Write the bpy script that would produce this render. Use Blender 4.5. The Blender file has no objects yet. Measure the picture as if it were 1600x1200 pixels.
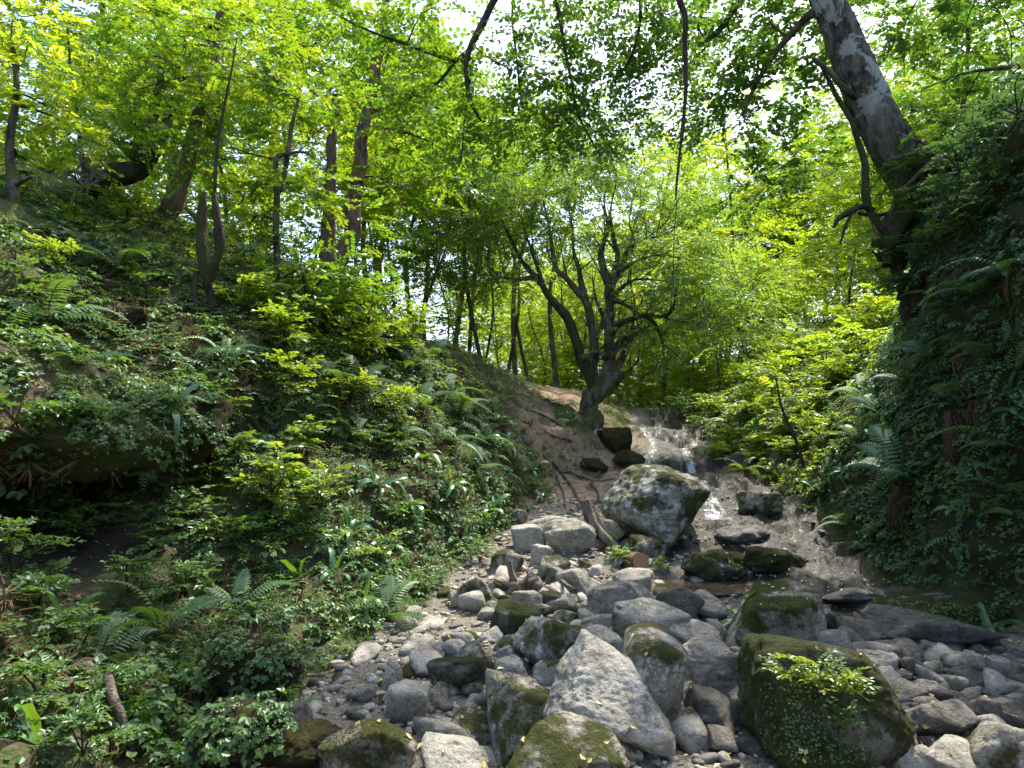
import bpy, bmesh, math
import numpy as np
from mathutils import Vector, Matrix, Euler
from mathutils.bvhtree import BVHTree
sc = bpy.context.scene
COL = sc.collection
# ------------------------------------------------------------------ camera, sky, sun, exposure
HF = 988.0                    # focal length in pixels of a 1600 px wide picture
PITCH = math.radians(5.2)
CAMZ = 1.6
cd = bpy.data.cameras.new('camera'); cam = bpy.data.objects.new('camera', cd); COL.objects.link(cam)
cam.location = (0, 0, CAMZ); cam.rotation_euler = (math.pi/2 + PITCH, 0, 0)
cd.sensor_width = 36.0; cd.lens = 36.0*HF/1600; cd.clip_end = 600; cd.clip_start = 0.05
sc.camera = cam
SUN_EL, SUN_AZ = math.radians(62), math.radians(34)      # azimuth measured from +Y towards +X
w = bpy.data.worlds.new('World'); sc.world = w; w.use_nodes = True
nt = w.node_tree; bg = nt.nodes['Background']
sky = nt.nodes.new('ShaderNodeTexSky'); sky.sky_type = 'NISHITA'; sky.sun_disc = False
sky.sun_elevation = SUN_EL; sky.sun_rotation = SUN_AZ; sky.dust_density = 2.5; sky.air_density = 1.0; sky.ozone_density = 1.0
nt.links.new(sky.outputs[0], bg.inputs[0]); bg.inputs[1].default_value = 0.15
sd = bpy.data.lights.new('sun', 'SUN'); sd.energy = 2.5; sd.angle = math.radians(1.0); sd.color = (1.0, 0.94, 0.82)
sun = bpy.data.objects.new('sun', sd); COL.objects.link(sun)
tosun = Vector((math.sin(SUN_AZ)*math.cos(SUN_EL), math.cos(SUN_AZ)*math.cos(SUN_EL), math.sin(SUN_EL)))
sun.rotation_euler = tosun.to_track_quat('Z', 'Y').to_euler(); sun.location = tosun*60
sc.view_settings.view_transform = 'Standard'; sc.view_settings.look = 'None'; sc.view_settings.gamma = 1.0
sc.view_settings.use_curve_mapping = False; sc.view_settings.exposure = 1.9
cy = sc.cycles
cy.max_bounces = 8; cy.diffuse_bounces = 5; cy.glossy_bounces = 2; cy.transmission_bounces = 5; cy.transparent_max_bounces = 8
cy.caustics_reflective = False; cy.caustics_refractive = False
# ------------------------------------------------------------------ helpers
RNG = np.random.default_rng(7)
def U(px, py, Y):
    """world point that the photo shows at (px, py) when it stands Y metres up the valley"""
    a, b = (px-800)/HF, (600-py)/HF
    d = np.array((a, math.cos(PITCH)-b*math.sin(PITCH), math.sin(PITCH)+b*math.cos(PITCH)))
    return np.array((0, 0, CAMZ)) + d*(Y/d[1])
def mpp(px, py, Y):
    b = (600-py)/HF
    return Y/(math.cos(PITCH)-b*math.sin(PITCH))/HF
def rayd(px, py):
    a, b = (px-800)/HF, (600-py)/HF
    return Vector((a, math.cos(PITCH)-b*math.sin(PITCH), math.sin(PITCH)+b*math.cos(PITCH))).normalized()
def hsh(i, j, k, s):
    h = (i*374761393 + j*668265263 + k*2147483647 + s*1274126177) & 0xffffffff
    h = ((h ^ (h >> 13))*1274126177) & 0xffffffff
    h = ((h ^ (h >> 16))*2246822519) & 0xffffffff
    return ((h ^ (h >> 15)) & 0xffff)/32767.5 - 1.0
def noise(P, s=0):
    P = np.asarray(P, float); I = np.floor(P).astype(np.int64); f = P-I; f = f*f*(3-2*f)
    r = 0
    for a in (0, 1):
        for b in (0, 1):
            for c in (0, 1):
                wt = (f[:,0] if a else 1-f[:,0])*(f[:,1] if b else 1-f[:,1])*(f[:,2] if c else 1-f[:,2])
                r = r + wt*hsh(I[:,0]+a, I[:,1]+b, I[:,2]+c, s)
    return r
def fbm(P, s=0, o=4, g=0.5):
    P = np.asarray(P, float); r = 0; a = 1; t = 0
    for k in range(o):
        r = r + a*noise(P*(2.03**k)+k*17.3, s+k); t += a; a *= g
    return r/t
def sstep(a, b, x):
    t = np.clip((x-a)/(b-a), 0, 1); return t*t*(3-2*t)
def norm(v):
    v = np.asarray(v, float); return v/np.maximum(np.linalg.norm(v, axis=-1, keepdims=True), 1e-9)
class MB:
    """collects points, faces (quads, -1 in the last slot for triangles), material numbers and point values"""
    def __init__(s): s.V=[]; s.F=[]; s.M=[]; s.A=[]; s.n=0
    def add(s, V, F, m=0, a=0.0):
        V = np.asarray(V, float); F = np.asarray(F, np.int64)
        if F.shape[1] == 3: F = np.hstack([F, -np.ones((len(F),1), np.int64)])
        s.V.append(V); s.F.append(np.where(F < 0, -1, F+s.n)); s.n += len(V)
        s.M.append(np.broadcast_to(np.asarray(m, np.int32), (len(F),)))
        s.A.append(np.broadcast_to(np.asarray(a, np.float32), (len(V),)))
    def inst(s, T, R, pos, a):
        """copies of template T=(V,F,M) by matrices R (k,3,3), at pos (k,3), point value a (k)"""
        V, F, M = T; k = len(pos)
        if not k: return
        W = np.einsum('kij,mj->kmi', R, V) + pos[:,None,:]
        FF = np.where(F[None] < 0, -1, F[None] + (np.arange(k)*len(V))[:,None,None])
        s.add(W.reshape(-1,3), FF.reshape(-1,4), np.tile(M, k), np.repeat(a, len(V)))
    def data(s):
        return np.vstack(s.V), np.vstack(s.F), np.concatenate(s.M), np.concatenate(s.A)
    def mesh(s, name, mats, smooth=False):
        V, F, M, A = s.data()
        me = bpy.data.meshes.new(name)
        me.vertices.add(len(V)); me.vertices.foreach_set('co', V.astype(np.float32).ravel())
        fl = F.ravel(); keep = fl >= 0; cnt = (F >= 0).sum(1)
        li = fl[keep].astype(np.int32); st = np.concatenate([[0], np.cumsum(cnt)[:-1]]).astype(np.int32)
        me.loops.add(len(li)); me.loops.foreach_set('vertex_index', li)
        me.polygons.add(len(F)); me.polygons.foreach_set('loop_start', st)
        me.polygons.foreach_set('material_index', M.astype(np.int32))
        me.polygons.foreach_set('use_smooth', np.full(len(F), smooth, dtype=bool))
        for m in mats: me.materials.append(m)
        at = me.attributes.new('rnd', 'FLOAT', 'POINT'); at.data.foreach_set('value', A.astype(np.float32))
        me.update(calc_edges=True)
        return me
    def obj(s, name, mats, parent=None, smooth=False, loc=None):
        return link(name, s.mesh(name, mats, smooth), parent, loc)
def link(name, me, parent=None, loc=None):
    o = bpy.data.objects.new(name, me); COL.objects.link(o)
    if parent is not None: o.parent = parent
    if loc is not None: o.location = loc
    return o
def tag(o, label=None, cat=None, group=None, kind=None):
    for k, v in (('label', label), ('category', cat), ('group', group), ('kind', kind)):
        if v: o[k] = v
    return o
def empty(name, loc, label, cat, group=None):
    o = bpy.data.objects.new(name, None); COL.objects.link(o); o.location = loc; o.empty_display_size = 0.1
    return tag(o, label, cat, group)
def spline(P, n):
    """n points along a Catmull-Rom curve through the rows of P (any number of columns)"""
    P = np.asarray(P, float)
    Q = np.vstack([2*P[0]-P[1], P, 2*P[-1]-P[-2]]); t = np.linspace(0, len(P)-1-1e-6, n); i = t.astype(int); f = (t-i)[:,None]
    a, b, c, d = Q[i], Q[i+1], Q[i+2], Q[i+3]
    return 0.5*(2*b + (c-a)*f + (2*a-5*b+4*c-d)*f*f + (3*b-a-3*c+d)*f**3)
def tube(mb, P, R, sides=8, m=0, a=0.0, rough=0.0, seed=0, flute=0.0, cap=True):
    P = np.asarray(P, float); R = np.asarray(R, float); n = len(P)
    T = norm(np.gradient(P, axis=0)); up = np.array((0.31, 0.95, 0.05)) if abs(T[:,1]).mean() < .8 else np.array((1.,0,0.1))
    N = norm(np.cross(T, up)); Bn = np.cross(T, N)
    th = np.linspace(0, 2*np.pi, sides, endpoint=False)
    rr = R[:,None]*np.ones(sides)[None]
    if flute: rr = rr*(1+flute*np.sin(th*3+seed)[None]*np.linspace(1,.3,n)[:,None] + .5*flute*np.sin(th*5+2*seed)[None])
    V = P[:,None] + rr[...,None]*(np.cos(th)[None,:,None]*N[:,None]+np.sin(th)[None,:,None]*Bn[:,None])
    V = V.reshape(-1,3)
    if rough:
        D = V-np.repeat(P, sides, 0); V = V + D*(rough*(fbm(V*np.array((6,6,2.5))+seed*3.1, seed, 3)+.8*fbm(V*np.array((22,22,7))+seed*1.7, seed+3, 3)))[:,None]
    i = np.arange(n-1)[:,None]*sides; j = np.arange(sides)[None]; k = (j+1) % sides
    F = np.stack([i+j, i+k, i+sides+k, i+sides+j], -1).reshape(-1,4)
    mb.add(V, F, m, a)
    if cap:
        c0 = len(V)
        mb.add(np.vstack([V[-sides:], P[-1]+T[-1]*R[-1]*.4]), np.stack([np.arange(sides), (np.arange(sides)+1)%sides, np.full(sides, sides)], 1), m, a)
# ------------------------------------------------------------------ materials
def new_mat(name):
    m = bpy.data.materials.new(name); m.use_nodes = True; t = m.node_tree
    for n in list(t.nodes): t.nodes.remove(n)
    return m, t, t.nodes.new('ShaderNodeOutputMaterial')
def N(t, kind, **kw):
    n = t.nodes.new('ShaderNode'+kind)
    for k, v in kw.items():
        if k.startswith('i_'):
            key = k[2:]; n.inputs[int(key) if key.isdigit() else key.replace('_', ' ')].default_value = v
        else: setattr(n, k, v)
    return n
def L(t, a, b): t.links.new(a, b)
def nz(t, vec, scale, detail=6, rough=0.55, dist=0.0):
    n = N(t, 'TexNoise'); n.inputs['Scale'].default_value = scale; n.inputs['Detail'].default_value = detail
    n.inputs['Roughness'].default_value = rough; n.inputs['Distortion'].default_value = dist
    if vec is not None: L(t, vec, n.inputs['Vector'])
    return n.outputs['Fac']
def ramp(t, fac, stops):
    r = N(t, 'ValToRGB'); e = r.color_ramp.elements
    while len(e) < len(stops): e.new(0.5)
    for q, (p, c) in zip(e, stops):
        q.position = p; q.color = (*c, 1) if not isinstance(c, (int, float)) else (c, c, c, 1)
    L(t, fac, r.inputs[0]); return r.outputs[0]
def mix(t, fac, a, b):
    m = N(t, 'Mix', data_type='RGBA')
    if isinstance(fac, (int, float)): m.inputs[0].default_value = fac
    else: L(t, fac, m.inputs[0])
    for s, v in ((6, a), (7, b)):
        if isinstance(v, tuple): m.inputs[s].default_value = (*v, 1)
        else: L(t, v, m.inputs[s])
    return m.outputs[2]
def math_(t, op, a, b=None, clamp=False):
    m = N(t, 'Math', operation=op, use_clamp=clamp)
    for i, v in enumerate((a, b)):
        if v is None: continue
        if isinstance(v, (int, float)): m.inputs[i].default_value = v
        else: L(t, v, m.inputs[i])
    return m.outputs[0]
def attr(t, name): return N(t, 'Attribute', attribute_name=name).outputs['Fac']
def bump(t, h, strength, dist=0.02):
    b = N(t, 'Bump'); b.inputs['Strength'].default_value = strength; b.inputs['Distance'].default_value = dist
    L(t, h, b.inputs['Height']); return b.outputs[0]
def leaf_mat(name, c_lo, c_hi, t_lo, t_hi, trans=0.5, gloss=0.07, rough=0.38):
    """leaf: reflects c, lets t through; the two ends are leaves of different age"""
    m, t, out = new_mat(name)
    r = attr(t, 'rnd')
    oi = N(t, 'ObjectInfo'); r2 = math_(t, 'ADD', math_(t, 'MULTIPLY', r, 0.8), math_(t, 'MULTIPLY', oi.outputs['Random'], 0.2))
    d = N(t, 'BsdfDiffuse'); L(t, mix(t, r2, c_lo, c_hi), d.inputs[0])
    tr = N(t, 'BsdfTranslucent'); L(t, mix(t, r2, t_lo, t_hi), tr.inputs[0])
    g = N(t, 'BsdfGlossy'); g.inputs['Roughness'].default_value = rough; g.inputs[0].default_value = (.8,.9,.85,1)
    a = N(t, 'MixShader'); a.inputs[0].default_value = trans; L(t, d.outputs[0], a.inputs[1]); L(t, tr.outputs[0], a.inputs[2])
    b = N(t, 'MixShader'); b.inputs[0].default_value = gloss; L(t, a.outputs[0], b.inputs[1]); L(t, g.outputs[0], b.inputs[2])
    L(t, b.outputs[0], out.inputs[0]); return m
def bark_mat(name, c1, c2, moss=0.3, mossc=(.07,.085,.015), white=0.0, scale=9.0):
    m, t, out = new_mat(name)
    geo = N(t, 'NewGeometry'); tc = N(t, 'TexCoord'); mp = N(t, 'Mapping'); L(t, tc.outputs['Object'], mp.inputs[0]); mp.inputs['Scale'].default_value = (1,1,.3)
    n1 = nz(t, mp.outputs[0], scale, 7, .65, .4); col = ramp(t, n1, [(.38, c1), (.62, c2)])
    if white:
        mw = N(t, 'Mapping'); L(t, tc.outputs['Object'], mw.inputs[0]); mw.inputs['Scale'].default_value = (1,1,.8)
        n3 = nz(t, mw.outputs[0], 2.4, 8, .7, .8); wf = math_(t, 'MULTIPLY', ramp(t, n3, [(.51, 0.), (.55, 1.)]), attr(t, 'rnd'))
        col = mix(t, wf, col, mix(t, nz(t, mw.outputs[0], 14), (.42,.42,.38), (.2,.2,.175)))
    n2 = nz(t, tc.outputs['Object'], 3.2, 6, .6)
    sx = N(t, 'SeparateXYZ'); L(t, geo.outputs['Normal'], sx.inputs[0])
    f = math_(t, 'ADD', n2, math_(t, 'MULTIPLY', sx.outputs[2], .12))
    mf = ramp(t, f, [(.62-.35*moss, 0.), (.74-.35*moss, 1.)])
    if white: mf = math_(t, 'MULTIPLY', mf, math_(t, 'SUBTRACT', 1.0, attr(t, 'rnd')))
    col = mix(t, mf, col, mix(t, nz(t, tc.outputs['Object'], 40), mossc, tuple(x*2.2 for x in mossc)))
    p = N(t, 'BsdfPrincipled'); L(t, col, p.inputs['Base Color']); p.inputs['Roughness'].default_value = .9; p.inputs['Specular IOR Level'].default_value = .2
    L(t, bump(t, math_(t, 'ADD', n1, math_(t, 'MULTIPLY', nz(t, tc.outputs['Object'], 45, 4), .4)), 1.0, .07), p.inputs['Normal'])
    L(t, p.outputs[0], out.inputs[0]); return m
def rock_mat(name, c1, c2, moss=0.3, lichen=0.3, wet=0.0, mossc=(.045,.055,.011), side=0.35):
    """stone with veins, pale lichen and moss that has settled where the stone faces up"""
    m, t, out = new_mat(name)
    tc = N(t, 'TexCoord'); oi = N(t, 'ObjectInfo'); geo = N(t, 'NewGeometry')
    ad = N(t, 'VectorMath', operation='ADD'); sc_ = N(t, 'VectorMath', operation='SCALE'); sc_.inputs[0].default_value = (31., 17., 11.)
    L(t, oi.outputs['Random'], sc_.inputs['Scale']); L(t, geo.outputs['Position'], ad.inputs[0]); L(t, sc_.outputs[0], ad.inputs[1]); v = ad.outputs[0]
    rr = oi.outputs['Random']
    n1 = nz(t, v, 5.5, 9, .66, .5)
    col = ramp(t, n1, [(.30, tuple(x*.42 for x in c1)), (.44, c1), (.60, c2), (.76, tuple(min(.62, x*1.3) for x in c2))])
    mp = N(t, 'Mapping'); L(t, v, mp.inputs[0]); mp.inputs['Scale'].default_value = (4,4,8); mp.inputs['Rotation'].default_value = (.5,.4,.2)
    vein = nz(t, mp.outputs[0], 1.6, 6, .7, 1.6); col = mix(t, ramp(t, vein, [(.36, .7), (.44, 0.), (.56, 0.)]), col, tuple(x*.32 for x in c1))
    col = mix(t, math_(t, 'MULTIPLY', rr, .35), col, tuple(x*.68 for x in (c1[0]*1.05, c1[1], c1[2]*.86)))
    l1 = nz(t, v, 11, 7, .7, .2); col = mix(t, math_(t, 'MULTIPLY', ramp(t, l1, [(.66-.22*lichen, 0.), (.71-.22*lichen, 1.)]), .85), col, (.47,.48,.43))
    sp = nz(t, v, 60, 3, .6); col = mix(t, ramp(t, sp, [(.28, .55), (.42, 0.)]), col, (.06,.06,.05))
    sx = N(t, 'SeparateXYZ'); L(t, geo.outputs['Normal'], sx.inputs[0])
    f = math_(t, 'ADD', nz(t, v, 3.4, 8, .68, .3), math_(t, 'MULTIPLY', sx.outputs[2], .10*(1-side)))
    mf = ramp(t, f, [(.76-.42*moss, 0.), (.84-.42*moss, 1.)])
    mc = mix(t, nz(t, v, 30, 5), tuple(x*.55 for x in mossc), tuple(x*2.1 for x in mossc))
    mc = mix(t, ramp(t, nz(t, v, 6, 3), [(.5, 0.), (.65, .6)]), mc, (.10,.085,.012))
    col = mix(t, mf, col, mc)
    p = N(t, 'BsdfPrincipled'); L(t, col, p.inputs['Base Color'])
    if wet: L(t, ramp(t, nz(t, v, 4), [(.35, .18), (.6, .55)]), p.inputs['Roughness'])
    else: p.inputs['Roughness'].default_value = .86
    p.inputs['Specular IOR Level'].default_value = .5 if wet else .25
    fine = nz(t, v, 46, 6, .75)
    h = math_(t, 'ADD', math_(t, 'ADD', math_(t, 'MULTIPLY', n1, 1.0), math_(t, 'MULTIPLY', nz(t, v, 19, 7, .72), 1.0)), math_(t, 'ADD', math_(t, 'MULTIPLY', sp, .22), math_(t, 'MULTIPLY', math_(t, 'MULTIPLY', mf, fine), 2.2)))
    L(t, bump(t, h, .95, .06), p.inputs['Normal'])
    L(t, p.outputs[0], out.inputs[0]); return m
MAT = {}
MAT['leaf_bright'] = leaf_mat('leaf_bright', (.05,.14,.012), (.10,.18,.012), (.15,.34,.012), (.35,.43,.012), .53)
MAT['leaf_yellow'] = leaf_mat('leaf_yellow', (.11,.20,.014), (.18,.23,.016), (.30,.50,.014), (.54,.60,.018), .62)
MAT['leaf_mid']    = leaf_mat('leaf_mid', (.04,.105,.015), (.08,.15,.02), (.10,.26,.015), (.24,.36,.02), .48)
MAT['leaf_dark']   = leaf_mat('leaf_dark', (.025,.075,.014), (.05,.11,.02), (.06,.17,.012), (.17,.28,.015), .42)
MAT['leaf_grey']   = leaf_mat('leaf_grey', (.07,.14,.045), (.12,.18,.06), (.22,.42,.04), (.38,.52,.05), .54)
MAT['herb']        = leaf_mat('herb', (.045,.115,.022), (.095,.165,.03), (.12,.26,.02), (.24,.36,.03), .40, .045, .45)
MAT['herb_lit']    = leaf_mat('herb_lit', (.09,.18,.02), (.16,.22,.03), (.26,.44,.02), (.48,.52,.03), .5, .045)  # brighter copy of herb: sunlight on the slopes put into the leaf colour
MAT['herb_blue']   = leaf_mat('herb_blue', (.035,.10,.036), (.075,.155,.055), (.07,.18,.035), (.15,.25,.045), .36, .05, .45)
MAT['fern']        = leaf_mat('fern', (.05,.13,.035), (.085,.17,.045), (.12,.25,.03), (.20,.30,.03), .4, .05, .5)
MAT['strap']       = leaf_mat('strap', (.04,.14,.02), (.07,.19,.025), (.12,.30,.015), (.22,.36,.02), .38, .09, .35)
MAT['dead']        = leaf_mat('dead', (.17,.09,.045), (.30,.20,.11), (.12,.06,.02), (.2,.13,.05), .2, .03, .5)
MAT['litter_yellow'] = leaf_mat('litter_yellow', (.45,.33,.06), (.55,.47,.16), (.3,.2,.03), (.35,.26,.05), .25, .05, .5)
MAT['dry_strand']  = leaf_mat('dry_strand', (.09,.055,.03), (.20,.14,.08), (.08,.05,.03), (.1,.06,.03), .1, .0)
MAT['moss_tuft'] = leaf_mat('moss_tuft', (.030,.040,.008), (.085,.095,.018), (.05,.06,.01), (.10,.10,.02), .25, .0)
MAT['twig']   = bark_mat('twig', (.035,.027,.02), (.09,.07,.05), .0)
MAT['bark']   = bark_mat('bark', (.03,.024,.019), (.19,.155,.12), .32, (.045,.05,.012))
MAT['bark_red'] = bark_mat('bark_red', (.07,.04,.025), (.24,.15,.10), .25)
MAT['bark_moss'] = bark_mat('bark_moss', (.022,.019,.014), (.085,.07,.05), .5, (.032,.036,.009))
MAT['bark_white'] = bark_mat('bark_white', (.018,.015,.012), (.16,.14,.115), .35, (.03,.035,.01), white=1.0)
MAT['wood_grey'] = bark_mat('wood_grey', (.08,.06,.045), (.30,.25,.19), .1, scale=7)
MAT['root_red'] = bark_mat('root_red', (.045,.022,.014), (.17,.085,.055), .05, scale=14)
MAT['rock']   = rock_mat('rock', (.30,.276,.222), (.49,.455,.375), .28, .38)
MAT['rock_pale'] = rock_mat('rock_pale', (.40,.367,.30), (.56,.52,.435), .10, .45)
MAT['rock_moss'] = rock_mat('rock_moss', (.26,.24,.185), (.44,.41,.33), .62, .4, mossc=(.058,.070,.011), side=.5)
MAT['rock_lichen'] = rock_mat('rock_lichen', (.20,.19,.145), (.40,.38,.30), .58, .68, mossc=(.055,.064,.012), side=.4)
MAT['moss_rock'] = rock_mat('moss_rock', (.10,.095,.075), (.22,.21,.17), .74, .15, mossc=(.042,.052,.011))
MAT['mound'] = rock_mat('mound', (.06,.05,.035), (.15,.125,.09), .82, .0, mossc=(.042,.040,.009))
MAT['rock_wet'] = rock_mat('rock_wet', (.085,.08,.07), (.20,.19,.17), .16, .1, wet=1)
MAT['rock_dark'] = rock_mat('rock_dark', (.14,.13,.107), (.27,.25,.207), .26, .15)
# ------------------------------------------------------------------ ground: cross-sections of the ravine, far side of one bank to far side of the other
SEC = {  # y: 14 points (x, z)
 -9:  [(-40,24),(-9,6),(-5.2,3.2),(-4.2,2.2),(-3.9,1.2),(-2.9,.5),(-2.2,.1),(-1.6,-.1),(1.2,-.2),(4.2,-.1),(4.7,.8),(5.0,3.0),(6,5),(40,30)],
 1.5: [(-40,24),(-9,5.6),(-5.2,3.0),(-4.0,2.1),(-3.9,1.1),(-2.7,.6),(-2.1,.2),(-1.5,.0),(1.2,-.1),(4.2,.0),(4.7,.8),(5.0,3.0),(6,5),(40,30)],
 3.5: [(-40,24),(-9,5.2),(-5.0,2.6),(-3.5,1.7),(-3.9,1.1),(-2.7,.46),(-2.0,.2),(-1.4,.05),(1.2,-.05),(4.2,.05),(4.6,.8),(4.9,3.0),(5.8,5),(40,30)],
 5:   [(-40,25),(-8,5.3),(-4.5,2.6),(-2.9,1.66),(-4.0,1.15),(-2.65,.46),(-1.75,.24),(-1.1,.05),(1.2,0),(4.1,.05),(4.4,.6),(4.6,3.2),(5.6,5.2),(40,30)],
 6.5: [(-40,25),(-7,5.0),(-4.6,3.3),(-3.0,2.2),(-2.95,1.5),(-2.05,1.05),(-1.3,.5),(-.75,.1),(1.5,.05),(3.9,.05),(4.2,.5),(4.55,3.0),(5.6,5.2),(40,28)],
 8:   [(-40,22),(-6,4.6),(-3.6,3.4),(-2.6,2.6),(-2.0,1.85),(-1.5,1.4),(-.8,.7),(-.4,.2),(1.9,.2),(4.1,.25),(4.4,.8),(5.0,2.9),(6,5.2),(40,26)],
 11:  [(-40,18),(-5.5,5.2),(-2.4,3.7),(-1.4,3.0),(-.8,2.4),(-.3,1.9),(.3,1.2),(.7,.75),(2.9,.8),(4.5,1.0),(5.3,1.5),(6.8,2.9),(8.5,4.8),(40,24)],
 14:  [(-40,14),(-5.5,5),(-1.5,3.6),(-.1,2.9),(.6,2.5),(1.2,2.2),(1.9,1.75),(2.6,1.5),(3.4,1.5),(4.35,1.7),(5.6,2.35),(8,3.6),(10,5.5),(40,22)],
 17:  [(-40,12),(-6,5),(-1.5,3.7),(.2,3.2),(1,3.0),(1.8,2.8),(2.6,2.5),(3.2,2.2),(3.9,2.2),(4.7,2.3),(6.2,2.95),(9,4.3),(11,6),(40,20)],
 22:  [(-40,12),(-8,5.5),(-3,4),(0,3.5),(1.5,3.35),(2.5,3.2),(3.5,3),(4.2,2.8),(4.9,2.75),(5.8,2.8),(7.5,3.3),(10.5,4.8),(13,6.5),(40,20)],
 35:  [(-50,12),(-14,6),(-6,5),(-1,4.4),(1.5,4.2),(3.5,4),(5.5,3.8),(6.5,3.6),(7.5,3.6),(8.5,3.7),(10.5,4.4),(14,6),(18,8),(50,20)],
 70:  [(-80,16),(-26,10),(-14,9),(-4,8.4),(0,8.2),(4,8),(7,7.8),(9,7.6),(10,7.6),(11,7.7),(14,8.4),(20,10),(28,12),(80,22)],
 150: [(-160,24),(-56,20),(-30,19),(-10,18),(-4,18),(2,18),(8,18),(12,18),(16,18),(20,18),(28,19),(40,20),(60,22),(160,28)],
}
KY = np.array(sorted(SEC), float); KP = np.array([SEC[k] for k in sorted(SEC)], float)     # (nY,14,2)
def pchip(x, Y, q):
    h = np.diff(x); d = np.diff(Y, axis=0)/h.reshape(-1, *([1]*(Y.ndim-1))); m = np.zeros_like(Y); m[0] = d[0]; m[-1] = d[-1]
    s = d[:-1]*d[1:]; den = d[:-1]+d[1:]; m[1:-1] = np.where(s > 0, 2*s/np.where(np.abs(den) < 1e-12, 1, den), 0)
    i = np.clip(np.searchsorted(x, q, side='right')-1, 0, len(x)-2); sh = (-1,)+(1,)*(Y.ndim-1)
    hh = h[i].reshape(sh); t = ((q-x[i])/h[i]).reshape(sh)
    return (2*t**3-3*t**2+1)*Y[i]+(t**3-2*t**2+t)*hh*m[i]+(-2*t**3+3*t**2)*Y[i+1]+(t**3-t**2)*hh*m[i+1]
ys = np.concatenate([np.arange(-9,2,.3), np.arange(2,9,.065), np.arange(9,18,.1), np.arange(18,30,.3), np.arange(30,60,1), np.arange(60,151,5)])
segn = [8,16,24,26,26,24,24,34,38,18,34,24,12]
us = np.concatenate([np.linspace(i, i+1, n, endpoint=False) for i, n in enumerate(segn)] + [[13.0]])
S = pchip(KY, KP, ys)                                                                      # (ny,14,2)
Q = np.concatenate([2*S[:,:1]-S[:,1:2], S, 2*S[:,-1:]-S[:,-2:-1]], 1)
dif = np.diff(Q, axis=1); ln = np.linalg.norm(dif, axis=-1)
tan = (Q[:,2:]-Q[:,:-2])*.5; lim = 1.15*np.minimum(ln[:,1:], ln[:,:-1])
tan *= np.minimum(1, lim/np.maximum(np.linalg.norm(tan, axis=-1), 1e-6))[...,None]          # tangents kept short: no folds
iu = np.minimum(us.astype(int), 12); t1 = (us-iu)[None,:,None]
XZ = (2*t1**3-3*t1**2+1)*S[:,iu]+(t1**3-2*t1**2+t1)*tan[:,iu]+(-2*t1**3+3*t1**2)*S[:,iu+1]+(t1**3-t1**2)*tan[:,iu+1]
ny, nu = len(ys), len(us)
GP = np.stack([XZ[...,0], np.broadcast_to(ys[:,None], (ny,nu)), XZ[...,1]], -1)
GU = np.broadcast_to(us[None], (ny,nu)); GY = GP[...,1]
gx = np.gradient(GP, axis=1); gy = np.gradient(GP, axis=0); GN = norm(np.cross(gx, gy))
flat = GP.reshape(-1,3)
bed = sstep(6.6,7.3,GU)*(1-sstep(8.9,9.3,GU))
big = fbm(flat*.55, 3, 3).reshape(ny,nu); med = fbm(flat*1.9, 11, 4).reshape(ny,nu); fin = fbm(flat*7, 23, 4).reshape(ny,nu)
rdg = (1-2*np.abs(fbm(flat*np.array((1.1,1.1,2.6)), 31, 4))).reshape(ny,nu)
near = 1-sstep(25,45,GY)
amp = (1-bed)
disp = amp*(.30*big+.22*med+.07*fin+.10*(rdg-.5))*(.35+.65*near)+bed*(.03*med+.022*fin)
slabm = np.maximum(sstep(7.2,8.4,GY)*sstep(7.4,7.9,GU), sstep(5.9,6.6,GY)*sstep(8.0,8.3,GU))*(1-sstep(20,24,GY)); slabs = bed*slabm
disp += slabs*(.17*med+.11*fin+.16*(rdg-.5))
# trampled path and bare rooty slope below the big tree: smooth
path = np.exp(-(((GP[...,0]-(1.4+.25*(GY-12.6)))/1.35)**2+((GY-12.6)/2.5)**2))*(GU > 3.2)*(1-sstep(7.35,7.75,GU))
path = np.maximum(path, np.exp(-(((GP[...,0]-(1.5-.28*(GY-14)))/1.0)**2))*sstep(13,14.5,GY)*(1-sstep(22,26,GY))*(GU > 1.5)*(GU < 7))
disp *= 1-.6*np.clip(path,0,1)
GP = GP + GN*disp[...,None]
# ledges where the stream steps down over rock
zt = GP[...,2]; stp = .36; ph = zt/stp+1.3*fbm(np.stack([flat[:,0]*.9, flat[:,1]*.7, flat[:,2]*0], 1), 5, 4).reshape(ny,nu)
fr = ph-np.floor(ph); zt2 = zt+stp*((sstep(.35,.8,fr))-fr)*.62
lw = bed*sstep(10.2,11.4,GY)*(1-sstep(18,20,GY))
GP[...,2] = zt*(1-lw)+zt2*lw
GP[...,2] += .42*np.exp(-((GP[...,0]-1.35)/.55)**2-((GP[...,1]-13.35)/.6)**2)*(GU > 3.5)*(GU < 7.4)      # mound bound by the gnarled tree's roots
path *= 1-.85*np.exp(-((GP[...,0]-1.35)/.75)**2-((GP[...,1]-13.35)/.75)**2)
def pit(cx, cyy, rx, ry, dep):
    d = ((GP[...,0]-cx)/rx)**2+((GP[...,1]-cyy)/ry)**2
    GP[...,2] -= dep*np.exp(-d*1.2)*(GU > 6.8)*(GU < 9.3)
POOL = (1.95, 7.1, .85, .42)
pool_z = .17
pit(POOL[0], POOL[1], POOL[2], POOL[3], .20)
pit(3.0, 6.1, .6, .3, .10)
gx = np.gradient(GP, axis=1); gy = np.gradient(GP, axis=0); GN = norm(np.cross(gx, gy))
flat = GP.reshape(-1,3)
idx = np.arange(ny*nu).reshape(ny,nu)
GF = np.stack([idx[:-1,:-1], idx[:-1,1:], idx[1:,1:], idx[1:,:-1]], -1).reshape(-1,4)
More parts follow.
